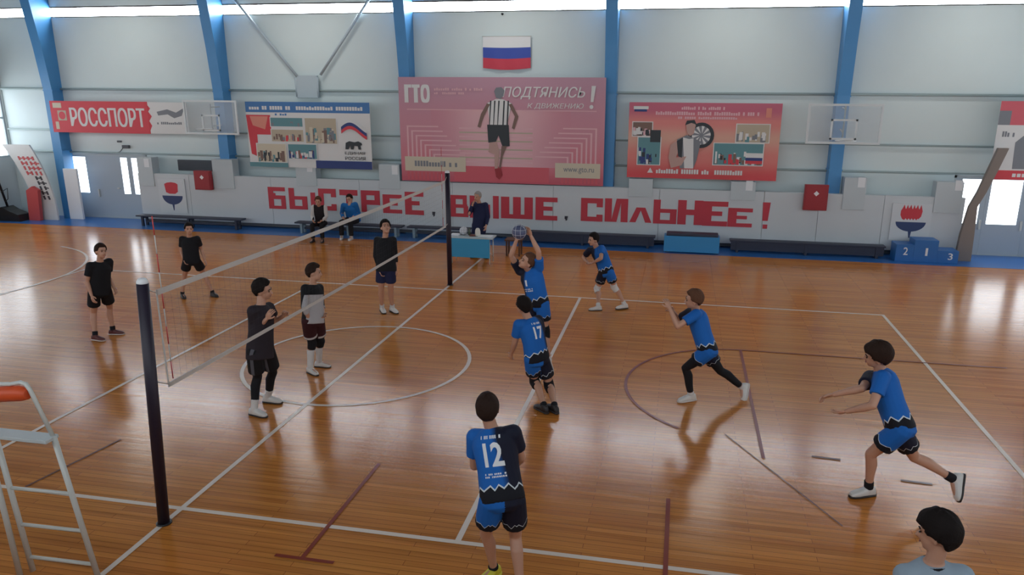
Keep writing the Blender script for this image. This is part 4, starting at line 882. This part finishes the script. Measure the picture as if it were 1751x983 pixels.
def two_tone(name, a, b, mode):
    m = mat(name, a, .8, spec=.2); nt = m.node_tree; g = NG(nt); at = nt.nodes.new('ShaderNodeAttribute'); at.attribute_name = 'garment'; sp = nt.nodes.new('ShaderNodeSeparateXYZ'); nt.links.new(at.outputs['Vector'], sp.inputs[0])
    u, v, w = sp.outputs
    if mode == 'front': f = g.m('MULTIPLY', g.m('GREATER_THAN', g.m('ADD', w, g.m('MULTIPLY', v, -.05)), .0), g.m('LESS_THAN', v, .72))
    elif mode == 'sides': f = g.m('GREATER_THAN', g.m('ABSOLUTE', u), .145)
    elif mode == 'hem':
        r = g.m('GREATER_THAN', v, 2.5); vv = g.m('SUBTRACT', v, g.m('MULTIPLY', r, 4.0)); f = g.m('LESS_THAN', g.m('ABSOLUTE', g.m('SUBTRACT', vv, .10)), .06)
    elif mode == 'stripe': f = g.m('LESS_THAN', g.m('ABSOLUTE', g.m('SUBTRACT', w, .03)), .02)
    nt.links.new(g.mix(f, a, b), nt.nodes['Principled BSDF'].inputs['Base Color']); return m

def figure(key, label, look, st):
    sc, J = POSES[key]; J = {k: np.array(v) + np.array(st.get('shift', (0, 0, 0))) for k, v in J.items()}
    Z = np.array([0, 0, 1.0])
    root = np.array([*(J['LA'] + J['RA'])[:2] / 2, 0]) if not st.get('air') else np.array([*J['pel'][:2], 0])
    lat = nrm(J['LS'] - J['RS']); lath = nrm(J['LH'] - J['RH'])
    spine = nrm(J['neck'] - J['pel']); fwd = nrm(np.cross(lat, spine)); fwdh = nrm(np.cross(lath, nrm(J['chest'] - J['pel'])))
    # head frame
    hu = nrm(nrm(J['top'] - J['head']) * .6 + nrm(J['head'] - J['neck']) * .4 + Z * .3); yaw, pit = math.radians(look[0]), math.radians(look[1])
    lf = np.array([math.cos(yaw) * math.cos(pit), math.sin(yaw) * math.cos(pit), math.sin(pit)])
    if pit: hu = nrm(hu - lf * (hu @ lf) * .9)
    hf = nrm(lf - hu * (lf @ hu)); hl = np.cross(hu, hf); hc = J['head'] + hu * .0
    # ---------- body
    b = PB(); k = sc * st.get('build', .95)
    pel, ch, nk = J['pel'], J['chest'], J['neck']
    up0 = nrm(ch - pel); up1 = nrm(nk - ch)
    def spn(t):  # point on spine, t in 0..1 pelvis to neck
        a, c_ = (pel + (ch - pel) * t * 2, None) if t < .5 else (ch + (nk - ch) * (t - .5) * 2, None); return a
    def fr(t):
        l = nrm(lath * (1 - t) + lat * t); s_ = nrm(up0 * (1 - t) + up1 * t); l = nrm(l - s_ * (l @ s_)); return l, nrm(np.cross(l, s_))
    def torso(pb, prof, n=22, p=.9):
        C, A, B, W_, D_ = [], [], [], [], []
        for t, w, d, off in prof:
            l, f_ = fr(min(max(t, 0), 1)); base = spn(min(max(t, 0), 1)) if 0 <= t <= 1 else (pel + up0 * t * np.linalg.norm(nk - pel) if t < 0 else nk + up1 * (t - 1) * np.linalg.norm(nk - pel))
            C.append(base + f_ * off * k); A.append(l); B.append(f_); W_.append(w * k); D_.append(d * k)
        pb.rings(C, A, B, W_, D_, n, p=p)
    torso(b, [(-.17, .07, .07, 0), (-.1, .145, .1, -.01), (0, .165, .112, -.012), (.15, .152, .103, 0), (.35, .14, .098, .005), (.55, .155, .108, .005), (.75, .168, .112, .0), (.88, .15, .095, -.008), (.96, .10, .07, -.008), (1.0, .062, .06, -.005)])
    for s_ in 'LR':
        S_, E_, Wr = J[s_ + 'S'], J[s_ + 'E'], J[s_ + 'W']
        b.limb([nk - up1 * .05 * k + (S_ - nk) * .35, S_], [.052 * k, .056 * k])
        b.limb([S_, S_ + (E_ - S_) * .35, S_ + (E_ - S_) * .75, E_], [.055 * k, .049 * k, .042 * k, .038 * k])
        b.limb([E_, E_ + (Wr - E_) * .3, E_ + (Wr - E_) * .75, Wr], [.038 * k, .041 * k, .030 * k, .026 * k])
        H_, K_, A_ = J[s_ + 'H'], J[s_ + 'K'], J[s_ + 'A']; T_ = J[s_ + 'T']
        b.limb([H_, H_ + (K_ - H_) * .3, H_ + (K_ - H_) * .7, K_], [.083 * k, .080 * k, .064 * k, .053 * k])
        cb = -nrm(np.cross(np.cross(nrm(T_ - A_), nrm(K_ - A_)), nrm(K_ - A_))); cb = cb if cb @ (T_ - A_) < 0 else -cb
        b.limb([K_, K_ + (A_ - K_) * .3 + cb * .018, K_ + (A_ - K_) * .65 + cb * .006, A_], [.052 * k, .056 * k, .042 * k, .034 * k])
        b.limb([A_ - Z * .02, A_ * .5 + T_ * .5 - Z * .012, T_], [.036 * k, .034 * k, .024 * k])
    b.limb([nk - up1 * .03, hc - hu * .06 * sc - hf * .015], [.058 * k, .054 * k])
    # head: skull, jaw, chin, nose, ears
    q = sc * 1.05
    b.blob(hc + hu * .022 * q - hf * .008 * q, (hl, hf, hu), (.073 * q, .095 * q, .098 * q), 20)
    b.blob(hc - hu * .035 * q + hf * .022 * q, (hl, hf, hu), (.058 * q, .070 * q, .078 * q), 18)
    b.blob(hc - hu * .088 * q + hf * .058 * q, (hl, hf, hu), (.026 * q, .022 * q, .020 * q), 12)
    b.limb([hc + hu * .012 * q + hf * .086 * q, hc - hu * .030 * q + hf * .104 * q], [.010 * q, .0155 * q])
    b.blob(hc + hu * .022 * q + hf * .078 * q, (hl, hf, hu), (.05 * q, .014 * q, .012 * q), 12)
    for s_ in (1, -1): b.blob(hc + hl * s_ * .075 * q - hu * .008 * q - hf * .006 * q, (hl, nrm(hf - hl * s_ * .4), hu), (.011 * q, .020 * q, .033 * q), 12)
    # palms
    hands = []
    for s_ in 'LR':
        E_, Wr = J[s_ + 'E'], J[s_ + 'W']; d = nrm(nrm(Wr - E_) + np.array(st.get('hand' + s_, (0, 0, 0))))
        th = np.array(st.get('thumb' + s_, fwd + Z * .2)); th = nrm(th - d * (th @ d)); nn = nrm(np.cross(d, th)); inward = (-lat if s_ == 'L' else lat)
        if nn @ np.array(st.get('palm' + s_, inward)) < 0: nn = -nn
        kk = sc * 1.0; c0 = Wr + d * .012
        b.blob(Wr + d * .055 * kk, (th, nn, d), (.040 * kk, .017 * kk, .055 * kk), 14)
        hands.append((Wr, d, th, nn, kk))
    body = b.fuse(.0085, 3)
    # fingers: separate bent chains rooted in the palm
    fb = PB()
    for Wr, d, th, nn, kk in hands:
        cu = math.radians(st.get('curl', 24))
        for i, (o, ln) in enumerate(((.027, .070), (.009, .080), (-.010, .074), (-.027, .058))):
            p = Wr + d * .082 * kk + th * o * kk; a = cu * (.5 + .12 * i); pts = [p - d * .012, p]; dd = nrm(d + th * o * 3)
            for sgm in (.45, .32, .23):
                v = nrm(dd * math.cos(a) + nn * math.sin(a)); p = p + v * ln * sgm * kk; pts.append(p); a += cu
            fb.limb(pts, [.0095 * kk, .0092 * kk, .0085 * kk, .0078 * kk, .0068 * kk], n=8)
        p = Wr + d * .030 * kk + th * .026 * kk; v1 = nrm(th * .75 + d * .75 + nn * .25); v2 = nrm(th * .35 + d * .95 + nn * .35); fb.limb([p, p + v1 * .038 * kk, p + v1 * .038 * kk + v2 * .030 * kk], [.0125 * kk, .0105 * kk, .008 * kk], n=8)
    fbm = fb.raw(); bm = bmesh.new(); bm.from_mesh(body); tmp = bpy.data.meshes.new('t'); fbm.to_mesh(tmp); fbm.free(); bm.from_mesh(tmp); bpy.data.meshes.remove(tmp)
    for f in bm.faces: f.smooth = True
    bm.to_mesh(body); bm.free()
    body.name = 'person'; body.transform(Matrix.Translation(-Vector(root)))
    body.materials.clear(); body.materials.append(st.get('skin', SKIN))
    P = bpy.data.objects.new('person', body); COL.objects.link(P); P.location = root; tag(P, label, 'person', st.get('group'))
    rootv = -Vector(root)
    def put(me, name, m, parent=P, lab=None, attr=None):
        me.name = name
        if attr is not None:
            V = np.zeros(len(me.vertices) * 3); me.vertices.foreach_get('co', V); V = V.reshape(-1, 3)
            a = me.attributes.new('garment', 'FLOAT_VECTOR', 'POINT'); a.data.foreach_set('vector', attr(V).astype(np.float32).ravel())
        me.transform(Matrix.Translation(rootv)); me.materials.clear(); me.materials.append(m)
        o = bpy.data.objects.new(name, me); COL.objects.link(o); o.parent = parent
        if lab: o['label'] = lab
        return o
    # ---------- face pieces and hair
    for s_ in (1, -1):
        e = PB(); e.blob(hc + hl * s_ * .031 * q + hu * .004 * q + hf * .0845 * q, (hl, hf, hu), (.0125 * q, .007 * q, .0065 * q), 12); bm = e.raw(); me = bpy.data.meshes.new('eye'); bm.to_mesh(me); bm.free(); put(me, 'eye', EYE)
        e = PB(); e.limb([hc + hl * s_ * .014 * q + hu * .026 * q + hf * .094 * q, hc + hl * s_ * .046 * q + hu * .027 * q + hf * .081 * q], [.0045 * q, .0035 * q], 8); bm = e.raw(); me = bpy.data.meshes.new('eyebrow'); bm.to_mesh(me); bm.free(); put(me, 'eyebrow', st['hair'])
    e = PB(); e.blob(hc - hu * .062 * q + hf * .089 * q, (hl, hf, hu), (.022 * q, .007 * q, .006 * q), 12); bm = e.raw(); me = bpy.data.meshes.new('mouth'); bm.to_mesh(me); bm.free(); put(me, 'mouth', LIP)
    th_ = st.get('thick', .016); rnd = random.Random(key); n, m = 40, 26; V, Fc = [], []
    fringe = st.get('fringe', .55)
    for i in range(m + 1):
        tt = math.pi * i / m
        for j in range(n):
            ph = 2 * math.pi * j / n; x, y, z = math.sin(tt) * math.cos(ph), math.sin(tt) * math.sin(ph), math.cos(tt)
            az = math.atan2(y, abs(x)); sm = lambda a, b_, t_: (lambda k_: k_ * k_ * (3 - 2 * k_))(min(max((t_ - a) / (b_ - a), 0), 1))
            lim = -.82 - st.get('nape', 0) * .15 + (.82 - .30) * sm(-.9, -.15, az) + .22 * sm(-.15, .25, az) + (fringe + .08) * sm(.35, .75, az)
            f_ = min(max((z - lim) / .12, -1), 1); lump = .5 * math.sin(7 * ph + 3 * z) + .5 * math.sin(11 * z + 4 * ph)
            r = 1 + (th_ * (1 + .13 * lump + .5 * max(z, 0)) / .09) * max(f_, 0) if f_ > 0 else 1 + .24 * f_
            V.append(hc + hu * .020 * q - hf * .008 * q + (hl * x * (.076 - .010 * max(-z - .2, 0)) + hf * y * (.096 - .030 * max(-z - .25, 0)) + hu * z * .098) * r * q)
    for i in range(m):
        for j in range(n): Fc.append((i * n + j, (i + 1) * n + j, (i + 1) * n + (j + 1) % n, i * n + (j + 1) % n))
    me = bpy.data.meshes.new('hair'); bm = bmesh.new(); vs = [bm.verts.new(p) for p in V]
    for f_ in Fc: bm.faces.new([vs[i] for i in f_])
    bmesh.ops.remove_doubles(bm, verts=bm.verts[:], dist=1e-5); bmesh.ops.recalc_face_normals(bm, faces=bm.faces[:])
    for f_ in bm.faces: f_.smooth = True
    bm.to_mesh(me); bm.free(); put(me, 'hair', st['hair'])
    # ---------- shirt
    L0 = np.linalg.norm(nk - pel)
    def gar(V):
        d = V - pel; return np.stack([d @ lat, d @ spine / L0, (V - (pel + np.outer(d @ spine, spine))) @ fwd], 1)
    e = PB(); hem = st.get('hem', -.10); lo = st.get('loose', 1.0)
    torso(e, [(hem, .192 * lo, .135 * lo, -.005), (.02, .192 * lo, .137 * lo, -.006), (.2, .182 * lo, .130 * lo, 0), (.4, .178 * lo, .127 * lo, .006), (.6, .185 * lo, .132, .006), (.76, .193, .130, 0), (.88, .172, .112, -.008), (.955, .122, .088, -.008), (1.0, .082, .076, -.004)])
    sl = st.get('sleeve', .62)
    for s_ in 'LR':
        S_, E_, Wr = J[s_ + 'S'], J[s_ + 'E'], J[s_ + 'W']
        e.limb([nk - up1 * .05 * k + (S_ - nk) * .35, S_], [.070 * k, .073 * k])
        if sl <= 1: e.limb([S_, S_ + (E_ - S_) * sl * .5, S_ + (E_ - S_) * sl], [.073 * k, .070 * k, .070 * k], round1=False)
        else: e.limb([S_, S_ + (E_ - S_) * .5, E_, E_ + (Wr - E_) * .5, E_ + (Wr - E_) * (sl - 1)], [.073 * k, .062 * k, .053 * k, .050 * k, .042 * k], round1=False)
    shirt = put(e.fuse(.0095, 2), st.get('top_name', 'shirt'), st['shirt'], attr=gar)
    if st.get('collar') is not None:
        pts = []
        for i in range(24):
            a = 2 * math.pi * i / 24; l, f_ = fr(1); pts.append(nk - up1 * .012 + l * .078 * k * math.cos(a) + f_ * (.072 * k * math.sin(a) - .004))
        mb = MB().tube(pts, .011, st['collar'], 8, closed=True); o = mb.build('collar'); o.data.transform(Matrix.Translation(rootv)); o.parent = P
    # ---------- shorts or trousers
    def legattr(V):
        out = np.zeros((len(V), 3)); best = np.full(len(V), 1e9)
        for s_ in 'LR':
            H_, K_ = J[s_ + 'H'], J[s_ + 'K']; ax = nrm(K_ - H_); ln = np.linalg.norm(K_ - H_); d = V - H_; t = d @ ax; rad = d - np.outer(t, ax); r = np.linalg.norm(rad, axis=1)
            msk = r < best; best = np.where(msk, r, best); tl = st.get('short', .6) * ln
            w = rad @ fwdh; u = rad @ lath
            cand = np.stack([u, np.clip(1 - t / tl, -.1, 2) + (4 if s_ == 'R' else 0), w], 1); out[msk] = cand[msk]
        return out
    e = PB(); torso(e, [(-.19, .10, .09, 0), (-.12, .168, .125, -.008), (-.02, .180, .128, -.01), (.08, .172, .120, -.006), (.12, .165, .116, 0)])
    sh = st.get('short', .6)
    for s_ in 'LR':
        H_, K_, A_ = J[s_ + 'H'], J[s_ + 'K'], J[s_ + 'A']
        if sh <= 1: e.limb([H_, H_ + (K_ - H_) * sh * .55, H_ + (K_ - H_) * sh], [.102 * k, .107 * k, .110 * k], round1=False)
        else: e.limb([H_, H_ + (K_ - H_) * .5, K_, K_ + (A_ - K_) * .5, K_ + (A_ - K_) * (sh - 1)], [.102 * k, .09 * k, .072 * k, .068 * k, .062 * k], round1=False)
    put(e.fuse(.0095, 2), 'shorts' if sh <= 1 else 'trousers', st['shorts'], attr=legattr)
    # ---------- leg wear and shoes
    for s_ in 'LR':
        H_, K_, A_, T_ = J[s_ + 'H'], J[s_ + 'K'], J[s_ + 'A'], J[s_ + 'T']
        cb = -nrm(np.cross(np.cross(nrm(T_ - A_), nrm(K_ - A_)), nrm(K_ - A_))); cb = cb if cb @ (T_ - A_) < 0 else -cb
        def calf(t): off = .018 * max(0, 1 - abs(t - .3) / .4) ; return K_ + (A_ - K_) * t + cb * off, (.058 if t < .5 else .048 if t < .8 else .041) * k
        if st.get('tights'):
            e = PB(); pts = [H_ + (K_ - H_) * .45, H_ + (K_ - H_) * .75, K_]; rs = [.080 * k, .069 * k, .060 * k]
            for t in (.3, .65, st['tights']): c_, r_ = calf(t); pts.append(c_); rs.append(r_ + .005)
            e.limb(pts, rs, round1=False); put(e.fuse(.009, 2), 'leggings', st.get('tights_m', CBLK))
        if st.get('knee') and s_ in st.get('knee_on', 'LR'):
            e = PB(); e.limb([K_ + (H_ - K_) * .22, K_ + cb * -.012, K_ + (A_ - K_) * .24], [.069 * k, .076 * k, .066 * k], round0=False, round1=False); put(e.fuse(.009, 2), 'knee_pad', st['knee'])
        so = st.get('sock', .75)
        if so < 1 and sh <= 1.5:
            e = PB(); ts = [so, (so + 1) / 2, .98]; cs = [calf(t) for t in ts]; e.limb([c_ for c_, r_ in cs], [r_ + .006 for c_, r_ in cs], round0=False); put(e.fuse(.008, 1), 'sock', st['sockm'])
        # shoe
        dv_ = nrm(T_ - A_); kn = nrm(K_ - A_); kn = nrm(kn - dv_ * (kn @ dv_))
        if A_[2] < .125 * sc and T_[2] < .06 and not st.get('air'): fd = nrm(dv_ * (1, 1, 0)); upv = Z
        else: fd = nrm(dv_ * math.cos(.36) + kn * math.sin(.36)); upv = nrm(kn - fd * (kn @ fd))
        sd = np.cross(upv, fd); a0 = A_ - upv * .03
        e = PB(); qk = sc * 1.02
        C, W_, D_ = [], [], []
        for t, w, h in ((-.075, .020, .022), (-.06, .034, .045), (-.01, .038, .052), (.05, .040, .042), (.11, .045, .032), (.155, .040, .026), (.185, .022, .018)):
            C.append(A_ + fd * t * qk - upv * (.083 - h) * qk); W_.append(w * qk); D_.append(h * qk)
        e.rings(C, [sd] * 7, [upv] * 7, W_, D_, 16, p=.8)
        e.limb([A_ - upv * .03, A_ + upv * .02], [.045 * k, .045 * k], round1=False)
        shoe = put(e.fuse(.008, 2), 'shoe', st['shoe'])
        e = PB(); C = []; W_ = []
        for t, w in ((-.08, .022), (-.062, .037), (-.01, .040), (.05, .042), (.11, .047), (.155, .043), (.19, .022)): C.append(A_ + fd * t * qk - upv * .077 * qk); W_.append(w * qk)
        e.rings(C, [sd] * 7, [upv] * 7, W_, [.012 * qk] * 7, 16, p=.5); bm = e.raw(); me = bpy.data.meshes.new('sole'); 
        for f_ in bm.faces: f_.smooth = True
        bm.to_mesh(me); bm.free(); put(me, 'sole', st['sole'], shoe)
    # ---------- print on the shirt
    def printed(sx, strokes, side, vtop, height, width, name, u0=0.0):
        """lettering wrapped onto the chest (+1) or back (-1) of the shirt"""
        bm = bmesh.new(); bm.from_mesh(shirt.data); bm.transform(Matrix.Translation(-rootv)); tree = BVHTree.FromBMesh(bm); bm.free()
        if sx: dv, df = text_geo(sx, -width / 2, -height, width / 2, 0, 0, .03, 0, 0)
        else:
            dv, df = [], []; r = random.Random(7)
            for row in range(strokes[1]):
                x = -width / 2
                while x < width / 2:
                    w_ = r.uniform(.006, .014); z0 = -row * height * 1.6
                    if r.random() > .15: k_ = len(dv); dv += [(x, 0, z0 - height), (x + w_, 0, z0 - height), (x + w_, 0, z0), (x, 0, z0)]; df.append((k_, k_ + 1, k_ + 2, k_ + 3))
                    x += w_ + .005
        b2 = bmesh.new(); vs = [b2.verts.new(p) for p in dv]
        for f_ in df:
            try: b2.faces.new([vs[i] for i in f_])
            except ValueError: pass
        bmesh.ops.triangulate(b2, faces=b2.faces[:])
        for _ in range(3): bmesh.ops.subdivide_edges(b2, edges=[e_ for e_ in b2.edges if e_.calc_length() > .02], cuts=1)
        bmesh.ops.triangulate(b2, faces=b2.faces[:])
        for v in b2.verts:
            p = pel + spine * (vtop * L0 + v.co.z) + lat * ((v.co.x + u0) * (-1 if side > 0 else 1) * -1) * (1 if True else 1) + fwd * side * .5
            hit = tree.ray_cast(Vector(p), Vector(-fwd * side))
            v.co = (hit[0] + Vector(fwd * side * .003)) if hit[0] else Vector(p - fwd * side * .4)
        me = bpy.data.meshes.new(name); b2.to_mesh(me); b2.free(); put(me, name, WHITE, shirt)
    for a in st.get('prints', ()): printed(*a)
    return P
BT = dict(hair=HB, shirt=CBLK, shorts=CBLK, shoe=SHB, sole=SOLED, sockm=CBLK, sock=.82)
UT = dict(hair=HBR, shirt=KSH, shorts=KSO, shoe=SHW, sole=SOLEW, sockm=CWHT, sock=.86, short=.58, hem=-.04)
def team(base, **k): d = dict(base); d.update(k); return d
figure('b1', 'person in black t-shirt and shorts standing alone at far left beyond the near post', (-20, 0), team(BT, hair=HBR, hem=-.12, short=.62, shoe=SHBR, sole=SOLEW))
figure('b2', 'person in black t-shirt and shorts standing with feet apart behind the net at left', (-50, 0), team(BT, hem=-.1, short=.5, shoe=SHB, sock=.9, thick=.02))
figure('b3', 'person in long black shirt and leggings raising both hands at the net', (10, 0), team(BT, shirt=CDK, shorts=two_tone('black_grey_shorts', rgb(28, 28, 32), rgb(92, 92, 100), 'stripe'), hem=-.22, short=.75, tights=.72, shoe=SHW, sole=SOLED, sockm=CWHT, sock=.7, thick=.024, sleeve=.5, curl=30, handR=(0, 0, .3), handL=(0, 0, .2)))
figure('b4', 'person in black top with pale front, kneepads and long white socks at the net', (15, 0), team(BT, hair=HBR, shirt=two_tone('black_pale_shirt', rgb(28, 28, 32), rgb(176, 172, 174), 'front'), shorts=two_tone('maroon_shorts', rgb(60, 30, 34), rgb(190, 186, 186), 'hem'), hem=-.1, short=.7, sleeve=1.2, shoe=SHW, sole=SOLED, sockm=CWHT, sock=.28, knee=CBLK, thick=.022, prints=()))
figure('b5', 'person in loose black long sleeved top and navy shorts looking up behind the net', (-55, 25), team(BT, shorts=CNAVY, hem=-.12, loose=1.08, sleeve=1.55, short=.62, shoe=SHW, sole=SOLED, sockm=CWHT, sock=.85, thick=.022))
figure('u6', 'person in blue and black kit jumping with both arms up to set the ball', (225, 28), team(UT, hair=HLB, air=True, knee=CBLK, curl=14, handL=(-.1, -.1, .5), handR=(.1, .05, .5), thumbL=(-1, .2, .3), thumbR=(1, -.2, .3), palmL=(-.3, -.8, .3), palmR=(-.3, -.8, .3), prints=[('1', None, 1, .74, .09, .035, 'chest_number'), (None, (1, 2), 1, .50, .018, .16, 'chest_print')]))
figure('u17', 'person in blue kit with back number 17 crouching below the jumping setter', (150, 8), team(UT, hair=HB, knee=CBLK, short=.62, shoe=SHB, sole=SOLED, sockm=CBLK, sock=.9, prints=[('17', None, -1, .80, .17, .15, 'back_number'), (None, (1, 1), -1, .90, .025, .14, 'back_name_print')]))
figure('u8', 'person in blue kit with white kneepads bending forward near the far sideline', (215, -8), team(UT, hair=HB, knee=CWHT, sole=SOLED, sock=.84))
figure('u9', 'person in blue kit and black leggings lunging to the left in midcourt', (185, 0), team(UT, hair=HLB, tights=.88, sole=SOLEW, sock=.9, short=.5, thick=.02))
figure('u10', 'person in blue kit with bare legs lunging with arms held low near right sideline', (170, -6), team(UT, hair=HBR, shoe=SHW, sole=SOLED, sockm=CBLK, sock=.8, thick=.028, fringe=.3, nape=.25, short=.6))
figure('u12', 'person in blue kit with back number 12 in the foreground seen from behind', (100, 0), team(UT, hair=HBR, shoe=CYEL, sole=CYEL, sockm=CBLK, sock=.93, short=.62, prints=[('12', None, -1, .80, .20, .16, 'back_number', .025), (None, (1, 1), -1, .90, .028, .17, 'back_name_print', .02), (None, (1, 2), -1, .37, .014, .18, 'back_small_print', .025)]))
figure('w12', 'person in pale grey shirt with black collar in the lower right corner', (150, 0), dict(hair=HB, shirt=CGRY, shorts=CBLK, shoe=SHW, sole=SOLEW, sockm=CWHT, sock=.85, thick=.028, fringe=.25, nape=.35, collar=CBLK, hem=-.12, sleeve=.7))
figure('ref', 'person in navy jacket standing behind the judges table with a hand at the mouth', (-110, -5), dict(shift=(.01, .12, 0), hair=HGR, shirt=CNAVY, top_name='jacket', shorts=CNAVY, short=1.93, sleeve=1.93, shoe=SHB, sole=SOLED, sockm=CBLK, sock=1, thick=.01, hem=-.2, collar=CNAVY, handR=(.2, .1, .5)))
figure('s1', 'person in dark vest over white long sleeves sitting on the bench at left', (-75, -5), dict(hair=HLB, shirt=two_tone('vest_over_white', rgb(34, 30, 34), rgb(200, 196, 194), 'sides'), shorts=CBLK, short=1.93, sleeve=1.93, shoe=SHB, sole=SOLED, sockm=CBLK, sock=1, thick=.024, vest=CBLK, group=None))
figure('s2', 'person in blue jacket sitting forward on the bench beside the dark vested person', (-95, -15), dict(hair=HBR, shirt=CBLU, top_name='jacket', shorts=CBLK, short=1.93, sleeve=1.9, shoe=SHW, sole=SOLEW, sockm=CBLK, sock=1, thick=.014, build=1.08))
J6 = POSES['u6'][1]; hb = (np.array(J6['LW']) + np.array(J6['RW'])) / 2 + np.array((-.03, -.15, .12))
volleyball(tuple(hb), mat('ball_dark_blue', rgb(74, 80, 110), .5), BALLM, 'dark blue and white volleyball between the hands of the jumping setter')
